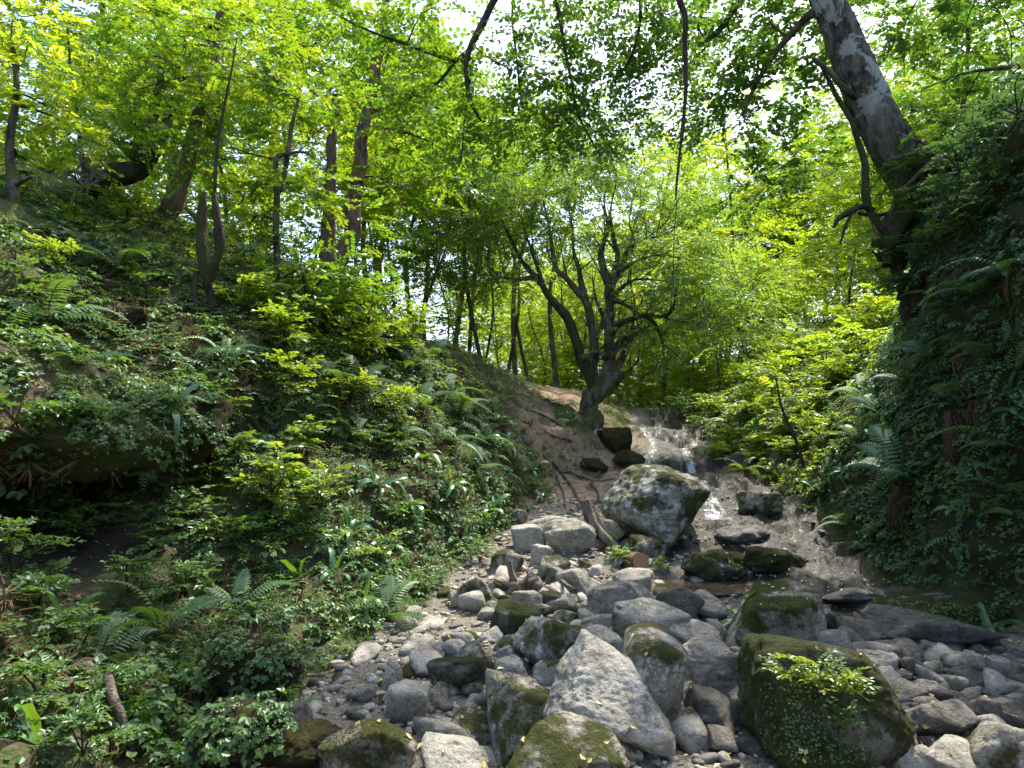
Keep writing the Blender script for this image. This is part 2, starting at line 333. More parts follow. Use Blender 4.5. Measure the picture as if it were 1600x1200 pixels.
def ground_mat():
    m, t, out = new_mat('ravine_ground'); geo = N(t, 'NewGeometry'); v = geo.outputs['Position']
    sx = N(t, 'SeparateXYZ'); L(t, geo.outputs['Normal'], sx.inputs[0])
    n1 = nz(t, v, 2.3, 9, .66, .3); n2 = nz(t, v, 16, 6, .7)
    soil = ramp(t, n2, [(.3, (.030,.021,.013)), (.5, (.075,.052,.034)), (.68, (.15,.105,.072)), (.8, (.24,.18,.13))])
    mossc = mix(t, nz(t, v, 26, 5), (.028,.042,.010), (.10,.12,.025))
    col = mix(t, ramp(t, math_(t, 'ADD', n1, math_(t, 'MULTIPLY', nz(t, v, 9, 4), .25)), [(.50, 0.), (.62, .9)]), soil, mossc)
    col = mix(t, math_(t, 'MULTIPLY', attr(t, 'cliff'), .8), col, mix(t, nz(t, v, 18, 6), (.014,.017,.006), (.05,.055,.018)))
    pn = nz(t, v, 7, 8, .7, .6)
    pathc = ramp(t, pn, [(.3, (.12,.072,.046)), (.5, (.27,.18,.12)), (.72, (.40,.30,.22))])
    pf = ramp(t, math_(t, 'ADD', attr(t, 'path'), math_(t, 'MULTIPLY', math_(t, 'SUBTRACT', nz(t, v, 4, 6), .5), .9)), [(.30, 0.), (.55, 1.)])
    rk = ramp(t, nz(t, v, 6, 9, .7, .8), [(.3, (.012,.011,.009)), (.5, (.036,.032,.027)), (.72, (.088,.079,.066))])
    rk = mix(t, ramp(t, nz(t, v, 3, 7, .65), [(.56, 0.), (.66, .75)]), rk, mix(t, nz(t, v, 30), (.035,.045,.010), (.10,.085,.02)))
    gr = ramp(t, nz(t, v, 38, 5, .7), [(.3, (.055,.047,.036)), (.5, (.15,.132,.10)), (.7, (.29,.265,.21))])
    bc = mix(t, attr(t, 'slab'), gr, rk)
    col = mix(t, ramp(t, math_(t, 'ADD', attr(t, 'bed'), math_(t, 'MULTIPLY', math_(t, 'SUBTRACT', nz(t, v, 5, 6), .5), .8)), [(.35, 0.), (.6, 1.)]), col, bc)
    col = mix(t, pf, col, pathc)
    cv = ramp(t, n2, [(.3, (.012,.010,.007)), (.7, (.045,.038,.022))]); col = mix(t, attr(t, 'cave'), col, cv)  # hollow's dark brown earth, with its shade put into the colour
    p = N(t, 'BsdfPrincipled'); L(t, col, p.inputs['Base Color'])
    wet = math_(t, 'MULTIPLY', attr(t, 'slab'), attr(t, 'bed'))
    L(t, mix(t, wet, (.93,.93,.93), ramp(t, nz(t, v, 3.5, 6), [(.36, .26), (.56, .7)])), p.inputs['Roughness']); p.inputs['Specular IOR Level'].default_value = .35
    h = math_(t, 'ADD', math_(t, 'MULTIPLY', n2, .7), math_(t, 'ADD', math_(t, 'MULTIPLY', pn, .5), math_(t, 'MULTIPLY', nz(t, v, 55, 5), .35)))
    L(t, bump(t, h, .9, .05), p.inputs['Normal']); L(t, p.outputs[0], out.inputs[0]); return m
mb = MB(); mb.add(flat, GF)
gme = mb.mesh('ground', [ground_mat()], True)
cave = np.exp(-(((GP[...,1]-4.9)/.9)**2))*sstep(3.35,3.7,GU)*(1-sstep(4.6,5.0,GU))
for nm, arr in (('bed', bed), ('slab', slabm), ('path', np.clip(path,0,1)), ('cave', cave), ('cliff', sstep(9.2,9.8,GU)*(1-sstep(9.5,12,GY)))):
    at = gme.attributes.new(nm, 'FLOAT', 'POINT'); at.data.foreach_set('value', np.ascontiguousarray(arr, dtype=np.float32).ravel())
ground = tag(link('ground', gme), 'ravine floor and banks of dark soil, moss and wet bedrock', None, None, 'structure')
keepq = (GY[:-1,:-1].ravel() < 60)
BVH = BVHTree.FromPolygons(flat.tolist(), GF[keepq].tolist())
CAM = Vector((0,0,CAMZ))
def hit(px, py):
    h = BVH.ray_cast(CAM, rayd(px, py), 80)
    if h[0] is None: return None, None
    return np.array(h[0]), np.array(h[1])*(1 if h[1].dot(rayd(px,py)) < 0 else -1)
def zat(x, y, top=30.):
    h = BVH.ray_cast(Vector((x, y, top)), Vector((0,0,-1)), 80); return h[0].z if h[0] is not None else 0.0
# quads weighted by area, to scatter small growth over chosen stretches of the ground
qa = GP[:-1,:-1]; qb = GP[:-1,1:]; qc = GP[1:,:-1]
QA = np.linalg.norm(np.cross(qb-qa, qc-qa), axis=-1); QU = GU[:-1,:-1]; QY = GY[:-1,:-1]; QP = path[:-1,:-1]
def on_ground(n, wfun, seed):
    r = np.random.default_rng(seed); wt = (QA*wfun(QU, QY, qa)).ravel(); c = np.cumsum(wt)
    k = np.searchsorted(c, r.random(n)*c[-1]); i, j = np.divmod(k, nu-1); s, t = r.random(n)[:,None], r.random(n)[:,None]
    P = qa[i,j]+(qb[i,j]-qa[i,j])*s+(qc[i,j]-qa[i,j])*t
    return P, GN[i,j], us[j], r
# ------------------------------------------------------------------ water
def water_mat():
    m, t, out = new_mat('pool_water'); geo = N(t, 'NewGeometry')
    p = N(t, 'BsdfPrincipled'); p.inputs['Base Color'].default_value = (.42,.34,.22,1); p.inputs['Roughness'].default_value = .04; p.inputs['Transmission Weight'].default_value = .85; p.inputs['IOR'].default_value = 1.33
    L(t, bump(t, nz(t, geo.outputs['Position'], 16, 3), .12, .02), p.inputs['Normal']); L(t, p.outputs[0], out.inputs[0]); return m
def fall_mat():
    m, t, out = new_mat('falling_water'); geo = N(t, 'NewGeometry'); mp = N(t, 'Mapping'); L(t, geo.outputs['Position'], mp.inputs[0]); mp.inputs['Scale'].default_value = (14,3,3)
    f = ramp(t, nz(t, mp.outputs[0], 1.6, 6, .75, .4), [(.44, 0.0), (.64, .8)])
    f = math_(t, 'MULTIPLY', f, attr(t, 'rnd'))
    p = N(t, 'BsdfPrincipled'); p.inputs['Base Color'].default_value = (.78,.80,.80,1); p.inputs['Roughness'].default_value = .25
    g = N(t, 'BsdfGlossy'); g.inputs['Roughness'].default_value = .12; g.inputs[0].default_value = (.75,.8,.8,1)
    tr = N(t, 'BsdfTransparent'); a = N(t, 'MixShader'); a.inputs[0].default_value = .10; L(t, tr.outputs[0], a.inputs[1]); L(t, g.outputs[0], a.inputs[2])
    b = N(t, 'MixShader'); L(t, f, b.inputs[0]); L(t, a.outputs[0], b.inputs[1]); L(t, p.outputs[0], b.inputs[2]); L(t, b.outputs[0], out.inputs[0]); return m
def sheet(name, cx, cyy, rx, ry, z, label):
    th = np.linspace(0, 2*np.pi, 40, endpoint=False); rr = 1+.18*np.sin(th*3+1)+.1*np.sin(th*5)
    V = np.vstack([[0,0,0], np.stack([np.cos(th)*rx*rr, np.sin(th)*ry*rr, 0*th], 1)])
    F = np.stack([np.zeros(40,int), np.arange(1,41), np.roll(np.arange(1,41),-1)], 1)
    m = MB(); m.add(V, F); return tag(m.obj(name, [WATER], None, True, (cx,cyy,z)), label, None, None, 'structure')
WATER = water_mat(); FALL = fall_mat()
sheet('pool_water', POOL[0], POOL[1], 1.0, .55, zat(POOL[0], POOL[1])+.13, 'still shallow brown pool at the foot of the big lichened boulder')
sheet('shallow_water', 3.0, 6.1, .6, .3, zat(3.0,6.1)+.045, 'thin film of water over dark stones below the wet bedrock')
def fall(pts, label):
    P = []
    for px, py, wd in spline(pts, 26):
        h, n = hit(px, py)
        if h is None: continue
        wm = wd*mpp(px, py, h[1])*.5; row = []
        for s in np.linspace(-1, 1, 7):
            x = h[0]+s*wm; hh, _ = hit(px+s*wd*.5, py); row.append((hh if hh is not None else h)+np.array((0,-.03,.025)))
        P.append(row)
    P = np.array(P); n, k = P.shape[:2]; m = MB(); ii = np.arange(n*k).reshape(n,k)
    al = np.minimum(1, (1-np.abs(np.linspace(-1,1,k)))*2.2)[None]*np.ones((n,1))
    m.add(P.reshape(-1,3), np.stack([ii[:-1,:-1], ii[:-1,1:], ii[1:,1:], ii[1:,:-1]], -1).reshape(-1,4), 0, al.ravel())
    tag(m.obj('falling_water', [FALL], None, True), label, None, None, 'structure')
fall([(1002,668,12),(1016,688,14),(1020,702,16),(1010,722,16),(1000,738,20)], 'white trickle of water running down the upper rock step beside the gnarled tree')
fall([(1068,702,14),(1076,722,14),(1080,742,16)], 'narrow white trickle on the upper rock step behind the boulder top')
fall([(1098,752,12),(1106,775,20),(1116,800,34),(1120,814,44)], 'wide thin white trickle sliding down rock past the side of the boulder')
# ------------------------------------------------------------------ rocks
def ico(n):
    bm = bmesh.new(); bmesh.ops.create_icosphere(bm, subdivisions=n, radius=1); bm.verts.ensure_lookup_table()
    V = np.array([v.co[:] for v in bm.verts]); F = np.array([[v.index for v in f.verts] for f in bm.faces]); bm.free(); return norm(V), F
ICO = {n: ico(n) for n in (1,2,3,4,5,6)}
def rock_shape(seed, sub=4, planes=14, k=21., amp=.06, roll=0., lo=.58, hi=1.05, extra=(), fine=1.0):
    r = np.random.default_rng(seed+1000); P, F = ICO[sub]
    n = norm(r.normal(size=(planes,3))*np.array((1,1,1.15))); d = r.uniform(lo, hi, planes)
    for e in extra: n = np.vstack([n, norm(e[:3])]); d = np.append(d, e[3])
    n = np.vstack([n, np.eye(3), -np.eye(3)]); d = np.append(d, np.ones(6)*1.05)
    q = P@n.T; rr = np.where(q > .06, d/np.maximum(q,.06), 30.)
    rad = -np.log(np.exp(-k*rr).sum(1))/k if planes > 3 else 1+.35*fbm(P*1.3+seed, seed+2, 2)
    V = P*rad[:,None]
    V = V+P*(amp*1.5*fbm(V*1.7+seed, seed, 3)+amp*1.1*fbm(V*4.5+seed, seed+5, 3, .55)*fine+amp*.5*fbm(V*13+seed, seed+7, 3)*fine)[:,None]
    st = np.abs(fbm((V@np.array([[.8,.2,.1],[.1,.7,.5],[0,-.5,.8]]))*np.array((1.5,1.5,7))+seed, seed+9, 3)); V = V-P*(amp*.3*fine*(1-sstep(0,.16,st)))[:,None]
    if roll:
        c, s = math.cos(roll), math.sin(roll); V = np.stack([c*V[:,0]+s*V[:,2], V[:,1], -s*V[:,0]+c*V[:,2]], 1)
    lo_, hi_ = V.min(0), V.max(0); return (V-(lo_+hi_)/2)/((hi_-lo_)/2), F
def rock_px(cx, cyy, wd, ht, mat, label, seed, roll=0., sub=4, dep=.85, name='boulder', cat='boulder', group=None, base=.34, up=0., back=0., **kw):
    """a boulder seated on the stream bed where the photo shows it"""
    h, n = hit(cx, min(cyy+base*ht, 1250))
    Y = h[1]; m = mpp(cx, cyy, Y); c = U(cx, cyy, Y); c[1] += back
    V, F = rock_shape(seed, sub, roll=roll, **kw)
    V = V*np.array((wd*m/2, dep*(wd+ht)*m/4, ht*m/2))
    mb = MB(); mb.add(V, F); c[2] += up
    return tag(mb.obj(name, [MAT[mat]], None, True, c), label, cat, group)
BIG = rock_px(1025, 799, 168, 146, 'rock_lichen', 'biggest boulder, pale lichen and moss, undercut side facing the trickle', 3, 0, 6, .95, planes=5, k=9., amp=.05, lo=.8, hi=1.0,
        extra=[(.80,-.25,-.50,.52),(.35,-.1,.9,.72),(-.75,-.3,.55,.74),(-.15,-.9,.25,.80),(-.65,-.3,-.6,.76)])
ROCKS = [
 (950,1092,196,176,'rock_pale','large pale grey angular slab leaning on the oval greenish boulder',7,.45,6,dict(planes=10,k=16.,amp=.05,extra=[(-.2,-.75,.65,.55),(.6,-.1,.75,.62),(.0,-.5,-.8,.6)])),
 (1020,1075,122,172,'rock_lichen','upright oval boulder with greenish lichen, behind the pale angular slab',12,.5,5,dict(planes=5,k=12.,amp=.04,lo=.85)),
 (1108,1046,112,98,'rock','rough grey boulder with dark hollows resting above round dark cobbles',15,.2,5,dict(amp=.08)),
 (1012,978,120,86,'rock','blocky grey boulder wedged above the oval greenish boulder',18,.25,5,dict(amp=.07)),
 (1085,1000,90,60,'rock','low grey boulder tucked behind the rough boulder with dark hollows',19,.35,4,dict(amp=.05)),
 (854,1013,116,92,'rock_lichen','broad lichen-spotted boulder with yellow leaves caught on top',21,-.1,5,dict(amp=.07)),
 (938,1016,80,72,'rock_pale','pale cracked boulder showing behind the large pale slab',24,.1,4,{}),
 (975,940,116,66,'rock','wide knobbly grey boulder with a mossy flank below the sawn log',27,.15,5,dict(amp=.09)),
 (1060,946,70,66,'rock_dark','smooth dark grey square-cut stone standing alone above pale gravel',30,.55,4,dict(planes=7,k=18.,amp=.02,lo=.7)),
 (1202,966,150,104,'rock_moss','humped boulder streaked with moss, strap-leaved fern growing before it',33,.35,5,dict(planes=9,amp=.05,k=17.)),
 (1292,1110,236,222,'moss_rock','huge dark mossy boulder with a seedling growing on its face',36,.5,6,dict(planes=8,amp=.05,k=15.,extra=[(.55,-.2,.75,.5),(-.3,-.9,.3,.7)])),
 (806,1132,100,140,'rock_moss','upright boulder with bright green moss across its lower half',39,.12,5,dict(planes=9,amp=.05,k=17.)),
 (882,1204,206,132,'rock_moss','broad rounded boulder mossy on one shoulder, grey and wrinkled on the other',42,.1,5,dict(planes=8,amp=.05,k=14.)),
 (690,1152,98,56,'rock','tan-topped wedge stone between the upright mossy boulder and gravel',45,-.2,4,dict(planes=8)),
 (712,1196,118,70,'rock_pale','pale flat-topped stone wedged below the tan-topped wedge',48,.2,4,dict(planes=8)),
 (575,1176,156,100,'rock_moss','dark boulder with a yellow mossy crown and greyish patches',51,.1,5,dict(planes=10,amp=.06)),
 (482,1170,136,78,'mound','long low boulder covered in dull dark moss',54,-.15,5,dict(planes=3,amp=.12)),
 (716,1054,98,62,'moss_rock','flat brown mossy boulder lying amid pale rubble',57,-.2,5,dict(planes=7,amp=.04)),
 (636,1102,68,64,'rock','block-shaped grey stone with a level pale top',60,.08,4,dict(planes=4,k=18.,amp=.04,lo=.9)),
 (613,1056,30,48,'rock_pale','small upright tan stone standing on end among pebbles',63,.1,4,dict(amp=.08)),
 (672,1021,48,36,'rock','kite-shaped flat grey stone with curved veins',66,.2,4,{}),
 (712,1016,44,34,'rock_pale','rough pale stone beside the kite-shaped flat stone',67,-.1,4,{}),
 (826,842,56,44,'rock_pale','pale speckled square block at the top of the rubble',69,-.12,4,dict(planes=4,k=20.,amp=.03,lo=.9)),
 (888,840,84,60,'rock','dark-streaked boulder beside the splintered driftwood',72,.15,5,dict(amp=.06)),
 (860,822,70,34,'rock_pale','low pale stone behind the dark-streaked boulder',73,.0,4,{}),
 (810,808,30,26,'rock_moss','small half-hidden stone at the foot of the fern bank',74,.0,4,{}),
 (1008,858,62,46,'rock_moss','small lichened boulder below the biggest boulder, behind the sawn log',75,.1,4,dict(k=15.)),
 (792,882,54,44,'rock_moss','tan stone with a yellow moss patch on one end',78,.05,4,{}),
 (846,870,36,40,'rock_pale','pale upright stone next to a yellow-mossed one',79,.1,4,{}),
 (866,888,52,40,'rock_moss','yellow-mossed stone leaning against an angular dark one',81,.3,4,{}),
 (872,902,40,36,'rock_dark','angular dark stone in front of the yellow-mossed one',82,.2,4,{}),
 (740,924,72,50,'rock_moss','long mossy-sided stone at the edge of the fern bank',84,-.4,4,dict(planes=7)),
 (806,972,84,58,'moss_rock','dull mossy stone at the end of the mossy branch',87,.2,4,{}),
 (935,977,54,34,'rock','flat-topped grey stone dark green underneath',90,.02,4,dict(planes=4,k=18.,lo=.9)),
 (895,908,54,42,'rock','grey stone with a mossy end below the root wad',91,.2,4,{}),
 (990,912,66,44,'rock','ridged grey stone in front of the sawn log',92,.3,4,{}),
 (822,938,50,34,'rock','tan stone under the root wad',93,.1,4,{}),
 (834,958,36,28,'moss_rock','small round mossy stone under the root wad',94,0,3,{}),
 (865,938,36,28,'moss_rock','small mossy stone beside a leaning grey splinter stone',95,0,3,{}),
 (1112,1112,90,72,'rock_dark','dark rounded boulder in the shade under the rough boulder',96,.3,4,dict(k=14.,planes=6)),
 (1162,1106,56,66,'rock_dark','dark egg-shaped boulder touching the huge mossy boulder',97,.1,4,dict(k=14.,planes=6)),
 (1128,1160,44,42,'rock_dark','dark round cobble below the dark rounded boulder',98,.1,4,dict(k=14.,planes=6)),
 (1346,987,96,56,'rock_dark','dark mossy-backed boulder between the humped boulder and the mossy ledge',99,.1,4,{}),
 (1300,1007,64,46,'rock','rounded grey boulder leaning on the humped mossy boulder',102,.4,4,dict(k=15.)),
 (1372,1037,64,34,'rock_pale','smooth pale oval cobble, lightest among dark stones',105,.12,4,dict(planes=4,k=6.,amp=.02,lo=.9)),
 (1416,1020,66,38,'rock_dark','dark grey stone next to the smooth pale cobble',108,.1,4,{}),
 (1458,1014,56,32,'rock','striped grey stone in the row beside the mossy ledge',111,.3,4,{}),
 (1502,1036,72,34,'rock','flat grey stone with a dark shaded face',114,.25,4,{}),
 (1475,1006,50,26,'rock_pale','light wedge stone at the edge of the dark slab',115,.3,4,{}),
 (1560,1050,90,36,'rock_dark','wide dark stone at the stream edge near the strap-leaved fern',116,.1,4,{}),
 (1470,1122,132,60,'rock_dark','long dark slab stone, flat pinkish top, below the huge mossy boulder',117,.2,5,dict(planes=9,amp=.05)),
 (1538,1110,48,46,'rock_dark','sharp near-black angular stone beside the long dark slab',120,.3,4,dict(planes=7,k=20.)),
 (1568,1172,116,92,'rock_moss','large brown-flecked boulder beyond the long dark slab',123,.1,5,dict(k=17.)),
 (1408,1154,54,38,'rock','rounded grey stone on top of pale stones at the huge boulder\'s foot',126,.3,4,dict(k=15.)),
 (1352,1190,80,62,'rock','plump grey stone at the foot of the huge mossy boulder',129,.0,4,dict(k=14.)),
 (1424,1190,74,58,'rock_pale','grey stone with mossy edge beside the gleaming pale slab',132,.2,4,{}),
 (1486,1188,104,62,'rock_pale','gleaming pale cracked slab with a white mark',135,.35,5,dict(planes=8,amp=.04)),
 (1448,1078,60,30,'rock','tilted flat stone in the dark wet rubble',136,.25,4,{}),
 (1570,1076,70,30,'rock','broad flat stone lying by the near-black angular stone',137,.05,4,{}),
 (1366,1082,40,26,'rock','grey cobble lying behind the huge mossy boulder',138,.1,4,{}),
 (1334,931,96,24,'rock_dark','thin dark slab lying at the water\'s edge',139,.18,4,dict(planes=8)),
 (1452,986,210,58,'rock_wet','long dark wet rock shelf at the foot of the mossy cliff',140,.25,5,dict(planes=9,amp=.04)),
 (1470,950,190,54,'moss_rock','mossy rock ledge above the long wet shelf',143,.22,5,dict(planes=8,amp=.05,k=15.)),
 (1120,884,112,52,'moss_rock','rounded wet rock hump with moss beside the pool',146,.15,5,dict(planes=3,amp=.10)),
 (1212,874,104,42,'moss_rock','low mossy hump of wet bedrock with fallen yellow leaves',149,.1,5,dict(planes=3,amp=.10)),
 (1188,786,72,40,'rock_moss','mossy-topped stone at the edge of the bedrock under brown leaf litter',152,-.1,4,dict(k=15.)),
 (1160,838,90,36,'rock_wet','brown rounded bulge of bedrock below the mossy-topped stone',153,.1,4,dict(planes=3,amp=.10)),
 (964,692,48,50,'mound','mossy block with a dark cleft beside the gnarled tree\'s roots',155,.0,5,dict(planes=8,amp=.08)),
 (984,722,52,38,'mound','yellow mossy rock below the cleft block',158,.4,5,dict(amp=.07)),
 (928,728,46,26,'mound','yellow mossy overhanging lip of the root mound',164,.3,4,dict(amp=.07)),
 (280,665,84,120,'mound','mossy rock buttress beside the dark hollow of the bank',167,.05,5,dict(back=0.42,planes=9,amp=.09,k=15.)),
 (172,500,90,54,'mound','moss-capped rock bulging from the slope above the dark hollow',170,.1,5,dict(back=0.25,amp=.09,k=15.)),
 (380,1150,150,110,'mound','low dull mossy boulder by the grey fallen stick',173,.1,5,dict(planes=3,amp=.12)),
 (455,1128,70,50,'rock_dark','dark wedge stone between the mossy boulders at the gravel edge',174,-.4,4,{}),
 (400,1040,150,90,'mound','soft mossy hummock under the bank\'s hanging fern',176,.1,5,dict(planes=3,amp=.12)),
]
for (cx, cyy, wd, ht, mat, lab, seed, roll, sub, kw) in ROCKS:
    rock_px(cx, cyy, wd, ht, mat, lab, seed, roll, sub, **kw)
MARKS = [(950,1092,'the pale angular slab'),(1292,1110,'the huge mossy boulder'),(1025,800,'the biggest boulder'),(1000,880,'the sawn log'),(810,910,'the root wad'),(806,1132,'the upright mossy boulder'),(575,1176,'the mossy-crowned boulder'),(440,1090,'the pale crooked stick'),(1372,1037,'the pale oval cobble'),(1470,1122,'the long dark slab'),(716,1054,'the flat brown boulder'),(636,1102,'the block-shaped stone'),(1452,986,'the wet rock shelf'),(320,400,'the mossy snag'),(172,500,'the moss-capped rock'),(130,740,'the dark hollow'),(246,998,'the red-root fern'),(420,780,'the bright leaning shrub'),(600,968,'the feathery gravel-edge fern'),(1500,650,'the fibrous root trunk'),(1440,400,"the birch's foot"),(1250,690,'the leaning slope sapling'),(917,665,'the gnarled tree'),(530,430,'the twin-stemmed tree'),(1010,700,'the upper trickle'),(1568,1172,'the brown-flecked boulder'),(1202,966,'the humped boulder'),(885,840,'the dark-streaked boulder'),(735,925,'the long mossy-sided stone'),(1420,748,'the broad bluish fern'),(560,600,'the pale arching fern'),(850,1013,'the lichen-spotted boulder'),(1110,1110,'the dark rounded boulder'),(55,1165,'the big glossy strap fern'),(672,1020,'the kite-shaped stone')]
def near(px, py): return ' near '+min(MARKS, key=lambda q: (q[0]-px)**2+(q[1]-py)**2)[2]
# cobbles one can still tell apart, lying on the bed between the boulders
SHAPES = []
for i in range(14):
    V, F = rock_shape(400+i, 3, planes=[6,9,12][i % 3], k=[10.,18.,26.][(i//3) % 3], amp=.05)
    m = MB(); m.add(V, F); SHAPES.append(m)
def cob_meshes(mats): return [m.mesh('cobble', [MAT[x]], True) for m in SHAPES for x in mats]   # looks cycle through mats
CA, CB = cob_meshes(['rock','rock_pale','rock_moss']), cob_meshes(['rock_dark','rock_wet','rock'])
def cobbles(n, reg, meshes, label, group, seed, lo, hi, looks, tries=4000):
    r = np.random.default_rng(seed); k = 0; placed = []
    for _ in range(tries):
        if k >= n: break
        px, py = reg(r); h, nn = hit(px, py)
        if h is None: continue
        s = lo*(hi/lo)**(r.random()**1.6)
        if any((h[0]-q[0])**2+(h[1]-q[1])**2 < (.7*(s+q[2]))**2 for q in placed): continue
        placed.append((h[0], h[1], s)); k += 1
        mi = r.integers(len(meshes)); o = link('cobble', meshes[mi], None, (h[0], h[1], h[2]+s*.25))
        look = ('large ' if s > (lo*hi)**.5 else 'small ')+looks[mi % 3]
        sx = s*np.array((r.uniform(.9,1.35), r.uniform(.75,1.1), r.uniform(.45,.85)))
        o.scale = sx; o.rotation_euler = (r.normal(0,.25), r.normal(0,.25), r.uniform(0,6.28)); tag(o, look+' cobble'+near(px, py), 'cobble', 'cobbles of the stream bed')
def poly(pts):
    P = np.array(pts, float); lo, hi = P.min(0), P.max(0); n = len(P)
    def inside(x, y):
        c = False; j = n-1
        for i in range(n):
            if (P[i,1] > y) != (P[j,1] > y) and x < (P[j,0]-P[i,0])*(y-P[i,1])/(P[j,1]-P[i,1])+P[i,0]: c = not c
            j = i
        return c
    def f(r):
        while True:
            p = lo+(hi-lo)*r.random(2)
            if inside(*p): return p
    return f
LA, LB = ('grey','pale','mossy'), ('near-black','dark shiny','mid grey')
R1 = poly([(400,1110),(520,1050),(640,960),(740,900),(770,880),(800,870),(850,880),(960,870),(1010,920),(930,980),(800,1060),(760,1200),(640,1200),(440,1160)])
R2 = poly([(780,860),(980,850),(1100,900),(1140,930),(1060,1000),(900,1000),(760,960)])
R3 = poly([(1280,950),(1420,990),(1600,1020),(1600,1200),(1420,1200),(1400,1090),(1290,1020)])
R4 = poly([(1040,1060),(1180,1050),(1190,1200),(960,1200),(1000,1160)])
cobbles(135, R1, CA, 'cobble in the rubble between the fern bank and the boulders', 'cobbles of the dry rubble', 1, .03, .11, LA)
cobbles(45, R2, CA, 'cobble strewn around the driftwood and sawn log', 'cobbles by the sawn log', 2, .035, .12, LA)
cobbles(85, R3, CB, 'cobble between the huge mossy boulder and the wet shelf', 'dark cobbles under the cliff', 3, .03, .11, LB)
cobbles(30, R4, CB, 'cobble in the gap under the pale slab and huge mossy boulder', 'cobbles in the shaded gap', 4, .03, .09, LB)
# stones of the pile, a hand's breadth to two feet across
SA_ = cob_meshes(['rock','rock_pale','rock_lichen'])
R5 = poly([(660,960),(760,885),(1010,880),(1110,930),(1180,1010),(1180,1120),(1060,1200),(760,1200),(660,1110)])
R6 = poly([(1120,1000),(1300,960),(1450,1010),(1600,1040),(1600,1140),(1420,1120),(1300,1030)])
def stones(n, reg, meshes, looks, label, group, seed, lo, hi):
    r = np.random.default_rng(seed); placed = []
    for _ in range(3000):
        if len(placed) >= n: break
        px, py = reg(r); h, nn = hit(px, py); s = lo*(hi/lo)**(r.random()**1.3)
        if any((h[0]-q[0])**2+(h[1]-q[1])**2 < (.62*(s+q[2]))**2 for q in placed): continue
        placed.append((h[0], h[1], s)); mi = r.integers(len(meshes)); o = link('stone', meshes[mi], None, (h[0], h[1], h[2]+s*.38))
        o.scale = s*np.array((r.uniform(.9,1.4), r.uniform(.75,1.1), r.uniform(.55,.9))); o.rotation_euler = (r.normal(0,.35), r.normal(0,.35), r.uniform(0,6.28))
        tag(o, ('big ' if s > (lo*hi)**.5 else 'lesser ')+looks[mi % 3]+' '+label+near(px, py), 'stone', group)
stones(120, R5, SA_, ('grey','pale','lichened'), 'stone in the pile', 'stones of the pile', 61, .055, .14)
stones(36, R6, CB, ('near-black','dark shiny','mid grey'), 'stone in the wet rubble', 'stones of the wet rubble', 62, .06, .14)
# gravel: the small stones nobody could count
def rot_rand(n, r, tilt=None):
    q = norm(r.normal(size=(n,4))); w_, x, y, z = q.T
    return np.stack([np.stack([1-2*(y*y+z*z), 2*(x*y-z*w_), 2*(x*z+y*w_)],-1), np.stack([2*(x*y+z*w_), 1-2*(x*x+z*z), 2*(y*z-x*w_)],-1), np.stack([2*(x*z-y*w_), 2*(y*z+x*w_), 1-2*(x*x+y*y)],-1)], 1)
def gravel_mat():
    m, t, out = new_mat('gravel'); geo = N(t, 'NewGeometry')
    c = ramp(t, attr(t, 'rnd'), [(0., (.075,.066,.05)), (.35, (.18,.162,.125)), (.6, (.30,.272,.215)), (.8, (.38,.33,.25)), (.97, (.50,.47,.41))])
    c = mix(t, ramp(t, nz(t, geo.outputs['Position'], 40, 5), [(.35,.6),(.55,0.)]), c, (.07,.06,.045))
    p = N(t, 'BsdfPrincipled'); L(t, c, p.inputs['Base Color']); p.inputs['Roughness'].default_value = .8
    L(t, bump(t, nz(t, geo.outputs['Position'], 70, 4), .5, .01), p.inputs['Normal']); L(t, p.outputs[0], out.inputs[0]); return m
gm = MB(); Tpl = []
for i in range(5):
    V, F = rock_shape(700+i, 2 if i < 3 else 1, planes=7, k=12., amp=.05); Tpl.append((V*np.array((1.15,.95,.62)), np.hstack([F, -np.ones((len(F),1),int)]), np.zeros(len(F),int)))
for i, T in enumerate(Tpl):
    n = 450 if i < 3 else 2300
    P, Nn, uu, r = on_ground(n, lambda u, y, p: ((u > 6.85) & (u < 9.0) & (y > 2.0) & (y < 10.5))*np.exp(-((u-7.6)/1.1)**2)*np.where(y > 6.6, np.where(u < 7.9, 1., .22), 1.), 40+i)
    s = (.018*(.05/.018)**(r.random(n)**1.5) if i < 3 else .006*(.022/.006)**(r.random(n)))
    yaw = r.random(n)*6.28; R = np.zeros((n,3,3)); c, q = np.cos(yaw), np.sin(yaw); R[:,0,0]=c; R[:,0,1]=-q; R[:,1,0]=q; R[:,1,1]=c; R[:,2,2]=1
    gm.inst(T, R*s[:,None,None]*r.uniform(.75,1.3,(n,1,3)), P+np.array((0,0,1))*s[:,None]*.3, r.random(n))
tag(gm.obj('gravel', [gravel_mat()], None, True), 'grey and tan gravel filling the dry stream bed', 'gravel', None, 'stuff')
# ------------------------------------------------------------------ wood lying in the stream
def px_path(pts, n=20):
    """(px, py, lift m, radius px) resting on the ground -> points, radii"""
    o = []
    for px, py, up, rp in pts:
        h, nn = hit(px, py); m = mpp(px, py, h[1]); o.append((*(h+np.array((0,0,up))), rp*m))
    s = spline(o, n); return s[:,:3], np.maximum(s[:,3], .002)
